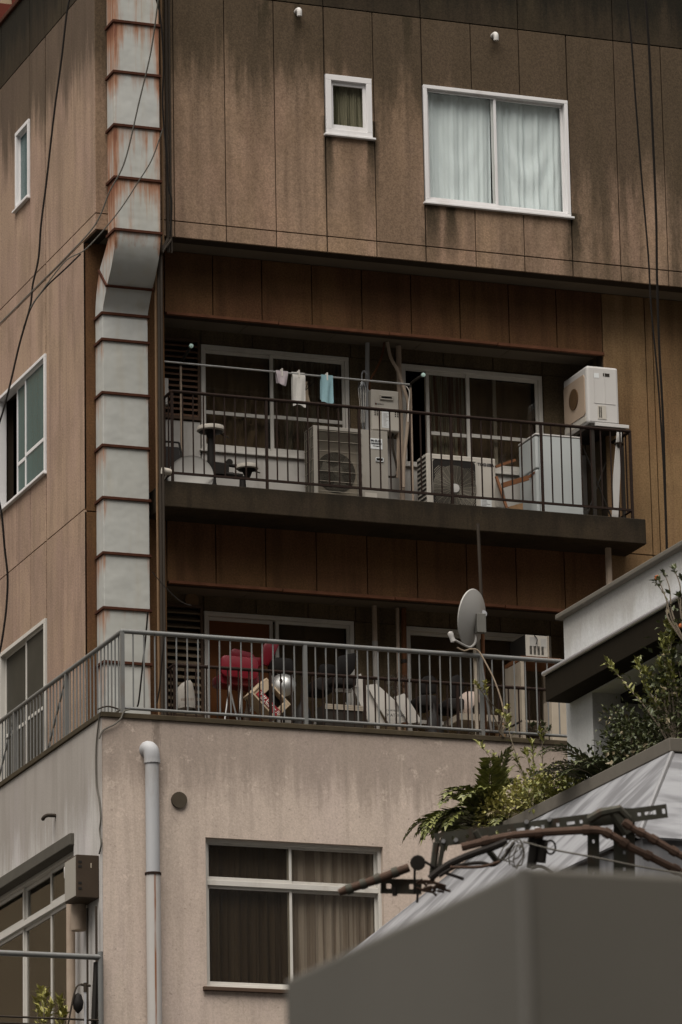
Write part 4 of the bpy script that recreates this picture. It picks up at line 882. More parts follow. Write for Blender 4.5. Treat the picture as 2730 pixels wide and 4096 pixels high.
T = thing('folding_chair', (2.2,.35,F2), 'red folding chair standing behind the other red chair', 'chair')
pad(T,'backrest', roundpts(z5,850,1110,700,830,55,70), .32, .05, M['redpad'], .018); pad(T,'seat', roundpts(z5,1040,1180,800,900,30,10), .3, .2, M['redpad'], .015)
for x in (2.0,2.35): MB().tube([(x,.38,F2),(x,.36,13.9)], .011, 6).build('leg', M['steel'], T)
T = thing('upturned_chair', (2.65,.25,F2), 'red and black chair turned upside down right of the red folding chairs', 'chair')
pad(T,'backrest', [z5(*p) for p in ((1190,680),(1215,655),(1240,652),(1330,640),(1365,655),(1300,800),(1240,900),(1180,880),(1170,800))], .25, .05, M['redpad'], .015)
pad(T,'seat', roundpts(z5,1300,1510,800,950,45,20), .1, .25, M['blackpad'], .02)
for (a_,b_) in (((1340,940),(1300,1300)),((1480,950),(1500,1300))): MB().tube([vx(z5(*a_),.2),(vx(z5(*b_),.2)[0],.2,F2)], .012, 6).build('leg', M['steel'], T)
# bottle crate tipped on its corner
T = thing('bottle_crate', (2.45,-.15,F2), 'beige bottle crate with red lettered panel tipped on its corner', 'crate')
A_, B_, C_ = Vector(vx(z5(1062,1175),-.2)), Vector(vx(z5(1235,1035),-.2)), Vector(vx(z5(1490,1315),-.2)); D_ = A_+(C_-B_)
eu = (D_-A_); ev = (B_-A_); Lu, Lv = eu.length, ev.length; eu.normalize(); ev = (ev-eu*ev.dot(eu)).normalized()
def cp(u,v,w): return A_+eu*(u*Lu)+ev*(v*Lv)+Vector((0,w,0))
def cpr(mb,u0_,u1_,v0_,v1_,w0,w1): mb.prism([cp(u0_,v0_,w0),cp(u1_,v0_,w0),cp(u1_,v1_,w0),cp(u0_,v1_,w0)],(0,w1-w0,0)); return mb
mb = MB(); cpr(mb,0,1,0,.08,0,.3); cpr(mb,0,1,.92,1,0,.3); cpr(mb,0,.05,.08,.92,0,.3); cpr(mb,.95,1,.08,.92,0,.3); cpr(mb,.05,.95,.08,.42,.012,.03); cpr(mb,.05,.28,.42,.92,0,.03); cpr(mb,.82,.95,.42,.92,0,.03); mb.build('body', M['crate'], T, bevel=.004)
cpr(MB(),.12,.94,.10,.41,-.003,.011).build('red_panel', M['cratered'], T)
cpr(MB(),.28,.82,.42,.92,.12,.13).build('opening', M['black'], T)
text_mesh('lettering', 'アサヒビール', .058, M['white_ink'], T, cp(.15,.2,-.005), eu, ev, bold=.001)
text_mesh('lettering', 'ASAHI BEER', .03, M['white_ink'], T, cp(.25,.12,-.005), eu, ev)
# steel reflector
q = Vector(vx(z5(1390,1105),-.05)); T = thing('steel_bowl', (q.x,q.y,F2), 'shiny steel bowl shaped reflector leaning behind the bottle crate', 'bowl')
MB().lathe(q,(-.45,-.8,.3),[(.0,.10),(.06,.095),(.12,.06),(.15,.0),(.156,.0),(.125,.065),(.06,.102),(0,.107)],26).build('bowl', M['steel'], T, smooth=True)
MB().lathe(q+Vector((-.045,-.08,.03)),(-.45,-.8,.3),[(.02,0),(.02,.03),(0,.03)],10).build('knob', M['dark'], T); MB().tube([(q.x+.04,q.y+.08,q.z-.1),(q.x+.04,q.y+.1,F2)], .012, 6).build('prop', M['dark'], T)
# white carrier bag
T = thing('carrier_bag', (1.35,-.1,F2), 'crumpled white carrier bag standing left of the red chairs', 'bag')
rows = []
for j,(y_,xa_,xb_) in enumerate(((1060,370,410),(1085,330,440),(1140,280,455),(1220,272,470),(1310,268,478),(1345,270,475))):
    row = []
    for i in range(17):
        an = 2*math.pi*i/16; cx_ = (xa_+xb_)/2; hw = (xb_-xa_)/2
        c_ = Vector(vx(z5(cx_+hw*math.cos(an), y_),-.05)); row.append(c_+Vector((0,.08*math.sin(an)+rnd.uniform(-.012,.012),rnd.uniform(-.008,.008))))
    row[-1] = row[0].copy(); rows.append(row)
MB().sheet(rows).build('bag', M['foam'], T, smooth=True, weld=True); q = vx(z5(325,1265),-.145)
mb = MB()
for k in range(9): x = q[0]+k*.018; mb.box(x,x+rnd.uniform(.006,.013),q[1]-.004,q[1]-.002,q[2]+k*.002,q[2]+.03+k*.002)
mb.build('printed_marks', plain('grey_print',(.2,.16,.13),.8), T)
# office chairs
def office_chair(loc, back, seat, Y, label):
    T = thing('office_chair', (loc[0],loc[1],F2), label, 'chair')
    pad(T,'backrest', back, Y, .06, M['blackpad'], .02); pad(T,'seat', seat, Y-.35, .4, M['blackpad'], .02)
    MB().tube([(loc[0],loc[1],F2+.08),(loc[0],loc[1],F2+.5)], .025, 8).build('column', M['dark'], T)
    for k in range(5): an = k*1.2566; MB().tube([(loc[0],loc[1],F2+.1),(loc[0]+.24*math.cos(an),loc[1]+.24*math.sin(an),F2+.04)], .018, 6).build('leg', M['dark'], T)
office_chair((3.3,.15), [z6(*p) for p in ((660,800),(700,785),(850,755),(862,790),(840,930),(800,985),(680,1000),(655,960))], roundpts(z6,600,860,990,1090,30,20), .15, 'black office chair with a tilted back in front of the lower balcony door')
office_chair((2.95,.2), roundpts(z6,465,650,870,1000,50,10), roundpts(z6,440,640,1010,1150,40,20), .3, 'low black office chair behind the railing post')
office_chair((4.6,.1), [z7(*p) for p in ((360,1040),(385,975),(440,955),(500,990),(515,1060),(490,1180),(390,1190))], roundpts(z7,330,520,1180,1290,40,10), .15, 'black office chair left of the pale round pot')
office_chair((3.95,.1), [z7(*p) for p in ((75,1020),(120,975),(190,960),(240,1000),(245,1140),(90,1150))], roundpts(z7,60,260,1150,1260,40,10), .2, 'dark office chair right of the white foam sheets')
q = vx(z6(700,1110),-.1)
T = thing('folding_steel_chair', (q[0],-.1,F2), 'thin steel framed stool with a pale bar below the tilted office chair', 'stool')
MB().tube([(q[0]-.11,-.1,F2),(q[0]-.11,-.1,q[2]),(q[0]+.2,-.1,q[2]+.02),(q[0]+.2,-.1,F2)], .009, 6).build('frame', M['steel'], T); MB().box(q[0]-.08,q[0]+.12,-.12,-.08,q[2]-.07,q[2]-.03).build('cross_bar', M['whiteapp'], T)
# fallen cream unit on the floor
X0,X1,Z0,Z1 = FR(z6(525,1290), z6(920,1372), -.25)
T = thing('cream_slatted_box', (X0,-.25,F2), 'low cream ribbed box with a wire grille on the lower balcony floor', 'box')
MB().box(X0,X1,-.25,.05,F2,Z1).build('body', M['dark'], T); 
for k in range(3): MB().box(X0,X1,-.262,-.2505,Z0+k*(Z1-Z0)/3,Z0+k*(Z1-Z0)/3+.018).build('rib', M['stand'], T)
# foam sheets and plastic
def sheet3(name, pts, Y, lean, th, mat, label, cat='sheet', parent=None):
    v = [Vector(vx(p,Y)) for p in pts]; zmin = min(a_.z for a_ in v)
    for a_ in v: a_.y += (a_.z-zmin)*lean
    o = MB().prism(v,(0,th,0)).build(name, mat, None, bevel=.004, at=v[-1]); tag(o, label, cat); return o
sheet3('foam_sheet', [z6(*p) for p in ((825,1030),(950,945),(1000,1080),(1080,1290),(1160,1500),(990,1510))], -.2, .25, .03, M['foam'], 'tall white foam sheet leaning, leftmost of the pile on the lower balcony')
f2 = sheet3('cardboard_sheet', [z6(*p) for p in ((1000,1075),(1105,1060),(1290,1250),(1390,1480),(1200,1510),(1110,1330))], -.26, .25, .02, M['foam'], 'pale printed cardboard sheet in the middle of the leaning pile')
sheet3('packing_sheet', [z6(*p) for p in ((1270,1210),(1380,1170),(1470,1330),(1545,1480),(1400,1500),(1350,1400))], -.3, .2, .02, M['foam'], 'bright crumpled packing sheet at the right of the leaning pile')
text_mesh('lettering', 'NATURAL', .05, M['ink'], f2, Vector(vx(z6(1175,1425),-.285)), (1,0,.02), (0,0,1)); text_mesh('lettering', 'CARRYBAG', .03, M['ink'], f2, Vector(vx(z6(1165,1370),-.28)), (1,0,.02), (0,0,1))
rows = []
for j in range(9):
    row = []
    for i in range(11): row.append(Vector(vx(z6(1165+i*20+j*4, 985+j*32+14*math.sin(i*.9+j)), -.15))+Vector((0,.05*math.sin(i*1.7+j*.8)+.03*math.sin(j*2.1),.015*math.sin(i*2.3))))
    rows.append(row)
tag(MB().sheet(rows).build('plastic_wrap', M['plastic'], None, smooth=True, at=rows[-1][0]), 'crumpled clear plastic wrap over the leaning white sheets', 'plastic wrap')
def sack(f, x0,x1,y0, Y, mat, label, seed):
    r = random.Random(seed); q0_, q1_ = Vector(vx(f(x0,y0),Y)), Vector(vx(f(x1,y0),Y)); cx_ = (q0_.x+q1_.x)/2; hw = (q1_.x-q0_.x)/2; zt = q0_.z; rows = []
    for j in range(11):
        v = j/10; rr = hw*(.12 if j == 0 else .16 if j == 1 else min(1,.35+1.5*(v-.1))*(1-.12*max(0,v-.8))); rows.append([Vector((cx_+rr*math.cos(k*math.pi/9)*(1+.06*math.sin(k*3+j)), Y+rr*.8*math.sin(k*math.pi/9)*(1+.06*math.sin(k*4+j)), zt+(F2+.002-zt)*v+.008*r.uniform(-1,1)*(j < 10))) for k in range(18)])
    for row in rows: row.append(row[0].copy())
    tag(MB().sheet(rows).build('rubbish_sack', mat, None, smooth=True, weld=True, at=(cx_,Y,F2)), label, 'sack')
sack(z6, 150,430,1180, -.12, M['blackpad'], 'black rubbish sack just right of the bottle crate', 3)
sack(z7, 90,330,1230, -.15, M['blackpad'], 'black rubbish sack right of the leaning white sheets', 4)
sack(z5, 950,1080,1240, .05, M['meter'], 'dark brown sack under the red folding chair', 5)
X0,X1,Z0,Z1 = FR(z7(880,1130), z7(1010,1500), -.2)
T = thing('cardboard_box', (X0,-.2,F2), 'brown cardboard box on the floor left of the storage rack', 'box')
MB().box(X0-.12,X1-.14,-.2,.15,F2,Z1-.35).build('carton', plain('cardboard',(.23,.15,.085),.9,0,.15,6), T, bevel=.006); MB().box(X0-.12,X1-.14,-.203,-.2005,Z1-.42,Z1-.40).build('tape', M['stand'], T)
# insulated pipes at the lower wall
q = vx(z6(1040,300),.5); MBp = lambda: None
T = thing('insulated_pipe', (q[0],.5,F2), 'taped pale pipe on the wall between the two lower balcony doors', 'pipe')
MB().tube([(q[0],.5,H2+.02),(q[0]+.0,.5,P(z6(1045,640),Y=.5).z)], .03, 10).build('upper_run', M['beigepipe'], T, smooth=True); MB().tube([(q[0],.5,P(z6(1045,640),Y=.5).z),(q[0]+.01,.5,F2)], .034, 10).build('taped_run', M['foam'], T, smooth=True)
q = vx(z6(1330,300),.45); T = thing('pipe_bundle', (q[0],.45,F2), 'pair of brown wrapped pipes beside the right lower balcony door', 'pipe')
MB().tube([(q[0]-.06,.45,H2),(q[0]-.065,.45,13.6)], .022, 8).build('thin_pipe', M['beigepipe'], T, smooth=True); MB().tube([(q[0]+.02,.45,H2),(q[0]+.01,.45,13.75)], .034, 8).build('thick_pipe', M['rustpipe'], T, smooth=True)
MB().lathe((q[0]+.01,.45,14.5),(0,0,1),[(.034,0),(.038,0),(.038,.04),(.034,.04)],12).build('band', M['black'], T); MB().tube([(q[0]+.01,.45,13.75),(q[0]-.0,.45,F2)], .02, 8).build('lower_pipe', M['brownpipe'], T, smooth=True)
# round pot
q = Vector(vx(z7(560,1290),-.1)); T = thing('round_pot', (q.x,-.1,F2), 'pale round metal pot with a dark mouth beside the satellite dish pole', 'pot')
MB().lathe(q+Vector((0,.0,-.13)),(0,0,1),[(.10,0),(.12,.02),(.155,.12),(.15,.22),(.11,.29),(.06,.325),(0,.33)],24).build('pot', plain('pinkish_enamel',(.36,.29,.25),.5,0,.15,7), T, smooth=True)
MB().lathe(q+Vector((.05,-.145,-.04)),(0.1,-1,-.2),[(.08,-.02),(.085,.012),(.06,.014),(0,-.0)],18).build('mouth', M['black'], T); MB().tube([q+Vector((-.15,-.03,.02)),q+Vector((-.19,-.04,.03))], .02, 8).build('lug', M['black'], T)
MB().box(q.x-.26,q.x+.3,-.4,.1,q.z-.21,q.z-.132).build('base_box', M['stand'], T)
# microwave on a rack
X0,X1,Z0,Z1 = FR(z7(1085,572), z7(1312,800), -.15)
T = thing('microwave_oven', (X0,-.15,Z0), 'microwave oven with its vented cream back turned to the street', 'microwave oven')
MB().box(X0,X1,-.15,.32,Z0,Z1).build('casing', M['black'], T, bevel=.006); MB().box(X0+.006,X1-.006,-.156,-.1505,Z0+.006,Z1-.006).build('back_panel', M['cream'], T)
MB().box(X1-.0,X1+.012,-.154,.3,Z0,Z1).build('side_edge', M['stand'], T)
mb = MB()
for i in range(4):
    for j in range(7): mb.box(X0+.055+i*.05,X0+.085+i*.05,-.1585,-.1562,Z0+.03+j*.015,Z0+.039+j*.015)
mb.build('vent_slots', M['black'], T)
MB().box(X0+.06,X0+.16,-.158,-.1562,Z1-.14,Z1-.03).box(X0+.2,X0+.27,-.158,-.1562,Z1-.15,Z1-.04).build('label_sticker', plain('grey_sticker',(.36,.35,.33),.7), T)
MB().tube(smooth_path([(X0+.12,-.16,Z1-.01),(X0+.14,-.19,Z1-.06),(X0+.135,-.18,Z1-.12)],4), [.006]*8+[.014], 6).build('power_lead', M['black'], T, smooth=True)
T = thing('storage_rack', (5.3,0,F2), 'beige storage rack under the microwave oven', 'rack')
xa_, xb_ = vx(z7(1062,1000),-.15)[0], vx(z7(1440,1000),-.15)[0]; zt = Z0-.002
MB().box(xa_-.02,xb_,-.17,.34,zt-.05,zt).build('top_board', M['wood'], T, bevel=.004)
for (x,y) in ((xa_,-.14),(xb_-.03,-.14),(xa_,.31),(xb_-.03,.31)): MB().box(x-.02,x+.02,y-.02,y+.02,F2,zt-.05).build('post', M['stand'], T)
for z in (13.35,13.75): MB().box(xa_-.02,xb_,-.15,.33,z-.015,z+.01).build('shelf', M['stand'], T)
MB().box(xa_-.02,xa_-.01,-.11,.29,F2,zt-.06).build('side_panel', M['stand'], T)
X0,X1,Z0,Z1 = FR(z7(1345,1200), z7(1485,1520), -.6)
tag(MB().box(X0,X1+.3,-.6,-.35,F2,Z1).build('metal_locker', M['stand'], None, bevel=.006, at=(X0,-.5,F2)), 'pale metal locker at the right end of the terrace beside the white building', 'locker')

# ------------------------------------------------------------ dish on the terrace rail
q = Vector(vx(z7(570,420),TY)); px_ = P(z7(690,1000), Y=TY+.07).x
T = thing('satellite_dish', (px_,TY+.07,PZ), 'large pale satellite dish with feed arm clamped to a rusty pole', 'satellite dish')
pz = P(z7(690,740), Y=TY+.07).z; ptop = P(c6(640,55), Y=TY+.07).z
MB().tube([(px_+.0,TY+.07,PZ),(px_-.0,TY+.07,P(z7(690,380),Y=TY+.07).z)], .022, 10).build('rusty_pole', M['rustpipe'], T, smooth=True)
MB().tube([(px_-.0,TY+.07,P(z7(690,400),Y=TY+.07).z),(px_-.02,TY+.07,ptop)], .019, 10).build('dark_pole', M['darkpipe'], T, smooth=True)
ax_ = Vector((-.64,.74,.20)).normalized(); dc = Vector((vx(z7(572,415),TY-.02)))
prof = [(.32*t, -.06*(1-t*t)) for t in (0,.2,.4,.6,.8,.93,1)]+[(.326,.004),(.32,-.008)]+[(.32*t, -.06*(1-t*t)-.007) for t in (.93,.8,.6,.4,.2,0)]
d = MB().lathe((0,0,0),ax_,prof,44)
d.v = [dc+Vector((v.x,v.y,v.z*1.02)) for v in d.v]; d.build('reflector', M['dish'], T, smooth=True)
bp = dc-ax_*.07
cl = Vector((px_,TY+.07,P(z7(695,385),Y=TY+.07).z))
MB().box(bp.x-.02,bp.x+.09,bp.y-.05,bp.y+.03,bp.z-.17,bp.z+.05).tube([bp+Vector((.03,0,-.02)),cl], .028, 8).build('mount', plain('mount_steel',(.15,.145,.13),.6,.3), T, bevel=.004)
MB().lathe(cl+Vector((0,-.05,0)),(0,1,0),[(.0,-.01),(.04,-.005),(.04,.1),(0,.105)],12).build('clamp', M['pvc'], T)
lh = Vector(vx(z7(383,600),TY-.1)); kn = Vector(vx(z7(535,693),TY-.06))
MB().tube(smooth_path([bp+Vector((.02,-.03,-.08)), Vector(vx(z7(620,520),TY-.03)), Vector(vx(z7(610,640),TY-.04)), Vector(vx(z7(575,690),TY-.05)), kn, Vector(vx(z7(460,655),TY-.08)), Vector(vx(z7(410,628),TY-.1))],5), .014, 8).build('feed_arm', M['dish'], T, smooth=True)
MB().lathe(lh+Vector((-.02,0,.045)),(.35,.0,-.93),[(.0,-.02),(.03,-.01),(.034,.02),(.028,.04),(.03,.1),(.0,.115)],12).build('feed_horn', M['whiteapp'], T, smooth=True)
MB().tube([vx(z7(660,780),TY-.02),vx(z7(765,1510),TY-.03)], .015, 8).build('stay_strut', M['rail'], T, smooth=True); MB().box(px_-.13,px_-.10,TY+.02,TY+.05,PZ,P(z7(620,700),Y=TY).z).build('second_upright', M['stand'], T)
pipe('coax_cable', [vx(z7(435,700),TY-.05), vx(z7(500,730),TY-.05), vx(z7(560,715),TY-.06), vx(z7(640,735),TY-.06), vx(z7(720,870),TY-.07), vx(z7(790,1010),TY-.07), vx(z7(850,1180),TY-.06), vx(z7(885,1330),TY-.05), vx(z7(895,1440),TY-.04), vx(z7(870,1520),TY-.03)], .0085, M['beigecloth'], 'beige cable looping from the dish arm down past the railing', 'cable', n=6)
# cables at the podium corner
pipe('loose_cable', [vx(r2(1568,1170),PY-.02), vx(r2(1500,1190),PY-.04), vx(r2(1460,1280),PY-.04), vx(r2(1380,1350),PY-.03), vx(r2(1250,1420),PY-.02), vx(r2(1200,1520),PY-.02)], .010, M['cablegrey'], 'pale cable curling down from the terrace corner', 'cable', n=6)
pc = lambda x,y: tuple(P(r2(x,y), X=PX-.02))
pc3 = lambda x,y: tuple(P(r3(x,y), X=PX-.02))
pipe('loose_cable', [pc(1215,1200),pc(1190,1350),pc(1165,1600),pc(1160,1850),pc3(965,0),pc3(990,130),pc3(1005,300),pc3(995,430),pc3(1010,560),pc3(990,660)], .010, M['cablegrey'], 'grey cable wandering down the pale side wall from the corner', 'cable', n=6)
pipe('loose_cable', [vx(r2(1180,1170),PY-.03),vx(r2(1250,1140),PY-.04),vx(r2(1330,1135),PY-.04),vx(r2(1430,1165),PY-.03)], .009, M['darkpipe'], 'dark cable looped on the coping at the terrace corner', 'cable', n=6)

# ------------------------------------------------------------ side wall of the podium: meter box and pipes
xg = PX-.02
p = P(r3(735,740), X=PX-.16); q_ = P(r3(735,1165), X=PX-.16); p2_ = P(r3(975,700), Y=p.y-.0)
bx0 = PX-.16; by0 = p.y-.22; by1 = p.y
T = thing('meter_box', (bx0,by0,q_.z), 'brown metal meter box fixed to the pale side wall', 'box')
bxw = P(r3(975,900), Y=by1).x
MB().box(PX-.26,PX-.004,by1-.42,by1,q_.z,p.z).build('casing', M['meter'], T, bevel=.008)
MB().box(PX-.268,PX-.2605,by1-.40,by1-.02,q_.z+.02,p.z-.02).build('side_cover', M['greyapp'], T)
mb = MB()
for z in (p.z-.08,p.z-.13,q_.z+.16,q_.z+.1): mb.box(PX-.24,PX-.2,by1-.424,by1-.4205,z-.012,z+.012)
mb.build('latches', M['black'], T); MB().box(PX-.1,PX-.09,by1-.424,by1-.4205,p.z-.14,p.z-.09).build('keyhole', M['stand'], T)
ty = by1-.15
MB2 = thing('vertical_conduit', (PX-.12,by1+.1,8.5), 'pale capped conduit beside the meter box on the side wall', 'pipe')
a_ = P(r3(740,1700), X=PX-.1); zc_ = P(r3(700,880), X=PX-.1).z
MB().tube([(PX-.1,a_.y+.12,8.5),(PX-.1,a_.y+.12,zc_)], .05, 12).build('pipe', M['beigepipe'], MB2, smooth=True)
b_ = P(r3(700,830), X=PX-.1); MB().lathe((PX-.1,b_.y+.02,b_.z-.09),(0,0,1),[(.05,0),(.062,.02),(.062,.13),(.04,.165),(0,.17)],14).build('cap', M['whiteapp'], MB2, smooth=True)
c_ = P(r3(800,1430), X=PX-.08); T = thing('hanging_tank', (PX-.1,c_.y,c_.z), 'beige cylinder hanging under the meter box', 'cylinder')
MB().lathe((PX-.1,c_.y+.0,c_.z),(0,0,1),[(.0,0),(.08,.005),(.085,.02),(.085,.46),(0,.47)],18).build('cylinder', M['beigepipe'], T, smooth=True)
e0 = P(r3(870,1200), X=PX-.05); pipe('drain_hose', [(PX-.05,e0.y,e0.z),(PX-.05,e0.y,8.6)], .012, M['darkpipe'], 'thin dark conduit dropping from the meter box', 'pipe', sm=False)
e0 = P(r3(960,1180), X=PX-.05); pipe('drain_hose', [(PX-.05,e0.y,e0.z),(PX-.05,e0.y,8.6)], .014, M['darkpipe'], 'dark conduit along the building corner below the meter box', 'pipe', sm=False)
e0 = P(r3(540,280), X=PX-.02); o = MB().tube(smooth_path([(PX+.02,e0.y,e0.z),(PX-.09,e0.y,e0.z),(PX-.13,e0.y+.02,e0.z-.02),(PX-.135,e0.y+.05,e0.z-.04)],4), .022, 8).build('spout', M['darkpipe'], None, smooth=True, at=e0); tag(o, 'small dark spout pipe sticking out of the pale side wall', 'pipe')
# lower railing bar at the left
zr = P(r3(1000,1690), Y=PY-.06); T = thing('lower_railing', (zr.x,PY-.06,zr.z), 'grey pipe rail with thin bars below the meter box', 'railing')
MB().tube([(-5,PY-.06,zr.z),(zr.x,PY-.06,zr.z)], .032, 10).build('top_rail', M['rail'], T, smooth=True); MB().tube([(zr.x,PY-.06,zr.z+.06),(zr.x+.01,PY-.06,8.6)], .03, 10).build('post', M['rail'], T, smooth=True)
for y_ in (2280,2345): z = P(r3(300,y_), Y=PY-.06).z; MB().tube([(-5,PY-.06,z),(zr.x,PY-.06,z-.01)], .012, 6).build('lower_rail', M['darkpipe'], T)
q = P(r3(960,1900), Y=PY-.02); MB().tube([(q.x+.0,PY-.02,zr.z-.05),(q.x-.08,PY-.02,8.6)], .03, 6).build('dark_pole', M['black'], T)
q = P(r3(850,1990), Y=PY-.3); T = thing('garden_tap', (q.x,PY-.3,q.z), 'dark tap fitting with a hanging bag by the lower rail', 'tap')
MB().tube([(q.x,PY-.3,q.z+.06),(q.x,PY-.3,q.z-.9)], .014, 8).build('riser', M['pvc'], T); MB().tube([(q.x-.05,PY-.3,q.z+.03),(q.x+.06,PY-.3,q.z+.02)], .014, 8).tube([(q.x+.0,PY-.3,q.z+.05),(q.x+.0,PY-.3,q.z-.05)], .02, 8).tube(smooth_path([(q.x-.05,PY-.3,q.z+.03),(q.x-.1,PY-.32,q.z+.0),(q.x-.14,PY-.32,q.z-.12),(q.x-.2,PY-.3,q.z-.45)],4), .01, 6).build('valve', M['darkpipe'], T, smooth=True)
MB().lathe((q.x-.08,PY-.3,q.z-.28),(0,0,1),[(.01,0),(.05,.05),(.06,.12),(.035,.2),(.0,.22)],10).build('bag', M['blackpad'], T, smooth=True)
# ------------------------------------------------------------ white building on the right
XC, ZC, YN, YF = 1.79, 10.80, -12.0, -7.8
XW, YW = 2.49, -8.0; zw = P((2235,2490), X=XW).z
WB = thing('white_building', (XW,YW,0), 'white stucco building with a dark canopy at the right edge', 'building')

MB().box(XW-.07,9,-20,YW+.05,zw,zw+.055).build('parapet_cap', M['cap'], WB, bevel=.012)
zc0 = P((2180,2690), X=XW-.26).z; yc = P((2180,2690), X=XW-.26).y
can = MB().box(XW-.26,XW,-20,yc,zc0-.30,zc0-.03).build('canopy', M['fascia'], WB, bevel=.006)
MB().tube([(XW-.27,-20,zc0-.015),(XW-.27,yc+.01,zc0-.015)], .024, 10).build('canopy_gutter', M['flash'], can, smooth=True)
MB().add([(XW-.24,-20,zc0-.0),(XW-.24,yc,zc0-.0),(XW+.002,yc,zc0+.06),(XW+.002,-20,zc0+.06)],[(0,1,2,3)]).build('canopy_top', M['flash'], can, solid=.01)
yr = P((2370,2800), X=XW).y
MB().box(XW,9,-20,YW,zc0-.31,zw).box(XW,9,yr,YW,10.6,zc0-.31).build('wall', M['whitewall'], WB)
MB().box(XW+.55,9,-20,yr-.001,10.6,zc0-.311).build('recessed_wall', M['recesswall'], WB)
MB().box(XW+.3,XW+.54,-20,yr-.01,zc0-.40,zc0-.315).build('gap_shade_strip', M['black'], WB)  # black strip stands in for the shaded gap under the canopy
# hipped metal roof under it
dz, fl = 1.38, 1.33; fy = 2.125
RF = thing('metal_roof', (XC,YN,ZC-dz), 'hipped grey sheet metal roof with planted top edge below the white building', 'roof')
T1 = [(XC,YF,ZC-.12),(XC,YN,ZC-.12),(9,YN,ZC-.12),(9,YF,ZC-.12)]
q = P((1500,3724), X=XC-.9)
fN = .62; zl_ = ZC-dz
L1 = [(XC-fl,YF+fy,zl_),(XC-fl,YN-fy,zl_),(9,YN-fy,zl_),(9,YF+fy,zl_)]
MB().add(T1+L1,[(0,1,5,4)]).build('side_slope', M['zinc'], RF, solid=-.02)
MB().add(T1+L1,[(1,2,6,5)]).build('street_slope', M['zinc'], RF, solid=-.02)
MB().add(T1+L1,[(3,0,4,7)]).build('rear_slope', M['zinc'], RF, solid=-.02)
MB().tube([T1[1],L1[1]], .022, 6).build('hip_flashing', M['flash'], RF); MB().tube([T1[0],L1[0]], .022, 6).build('hip_flashing', M['flash'], RF)
MB().box(XC-.05,XC+.12,YN-.05,YF+.05,ZC-.13,ZC).box(XC+.12,9,YN-.05,YN+.12,ZC-.13,ZC).box(XC+.12,9,YF-.12,YF+.05,ZC-.13,ZC).build('edge_coping', M['cap'], RF, bevel=.01)
MB().box(XC+.12,9,YN+.12,YF-.12,ZC-.2,ZC-.08).build('planting_bed', plain('soil',(.05,.037,.025),1), RF)
MB().box(XC-fl+.06,9,YN-fy+.05,YF+.2,0,zl_-.002).build('lower_wall', M['zinc'], RF)

# ------------------------------------------------------------ plants
def RV(r, s=1): return Vector((r.uniform(-s,s),r.uniform(-s,s),r.uniform(-s,s)))
def frond_plant(base, n, L, label, seed, lm='frond', leafl=.16, leafw=.016, lean=Vector((-.35,-.1,.0)), droop=1.0, name='fern_plant'):
    r = random.Random(seed); T = thing(name, base, label, 'plant'); base = Vector(base); st, lf_ = MB(), MB()
    for i in range(n):
        an = r.uniform(0,6.283); d = Vector((math.cos(an)*.75,math.sin(an)*.75,r.uniform(.55,1.2)))+lean; d.normalize(); p = base+RV(r,.05); l = L*r.uniform(.7,1.15); path = [p.copy()]; k = 12
        for j in range(k):
            d = (d+Vector((0,0,-.075*droop*(j/4)))).normalized(); p = p+d*(l/k); path.append(p.copy())
            if j >= 2:
                sd_ = d.cross(Vector((0,0,1))); sd_ = sd_.normalized() if sd_.length > .01 else Vector((1,0,0)); up2 = sd_.cross(d)
                for sg in (-1,1):
                    for h in (0,.5):
                        ll = leafl*math.sin(math.pi*min(1,(j+h+1)/(k+1.2)))**.6*r.uniform(.8,1.15)
                        lf_.leaf(p-d*(l/k)*h, (d*.75+sd_*sg*.9+up2*.1+RV(r,.12)), up2+RV(r,.2), ll, leafw)
        lf_.leaf(p, d, Vector((0,0,1)), leafl*.6, leafw)
        st.tube(path, [.007*(1-.6*q/len(path)) for q in range(len(path))], 5)
    st.build('stem', M['bark'], T); lf_.build('foliage', M[lm], T); return T
def bush(base, rx, ry, rz, nl, label, seed, lm='leaf', L=.05, w=.014, twigs=14, name='leafy_shrub', tilt=Vector((0,0,0)), clumps=22):
    r = random.Random(seed); T = thing(name, base, label, 'plant'); base = Vector(base); st, lf_ = MB(), MB()
    cen = []
    for i in range(clumps):
        while True:
            v = RV(r)
            if v.length < 1: break
        cen.append(base+Vector((v.x*rx,v.y*ry,rz*(.15+.85*abs(v.z))))+tilt*abs(v.z))
    for i in range(twigs): 
        c_ = cen[i%len(cen)]; m_ = base.lerp(c_,.5)+RV(r,.06); st.tube(smooth_path([base+RV(r,.05),m_,c_],4), [.012-.0009*k for k in range(9)], 5)
    for i in range(nl):
        c_ = cen[r.randrange(len(cen))]; o_ = Vector((r.gauss(0,1),r.gauss(0,1),r.gauss(0,1)))*.075*(rx+rz)*1.1
        lf_.leaf(c_+o_, o_.normalized()+RV(r,.6)+Vector((0,0,.3)), Vector((0,0,1))+RV(r,.5), L*r.uniform(.6,1.3), w)
    dr = MB()
    for i in range(max(30,nl//14)):
        c_ = cen[r.randrange(len(cen))]; o_ = RV(r)*.1*(rx+rz); dr.leaf(c_+o_, RV(r)+Vector((0,0,-.4)), RV(r), L*r.uniform(.6,1.2), w)
    tag(dr.build('dry_leaves', M['dryleaf'], T), kind='stuff')
    st.build('stem', M['bark'], T); lf_.build('foliage', M[lm], T); return T
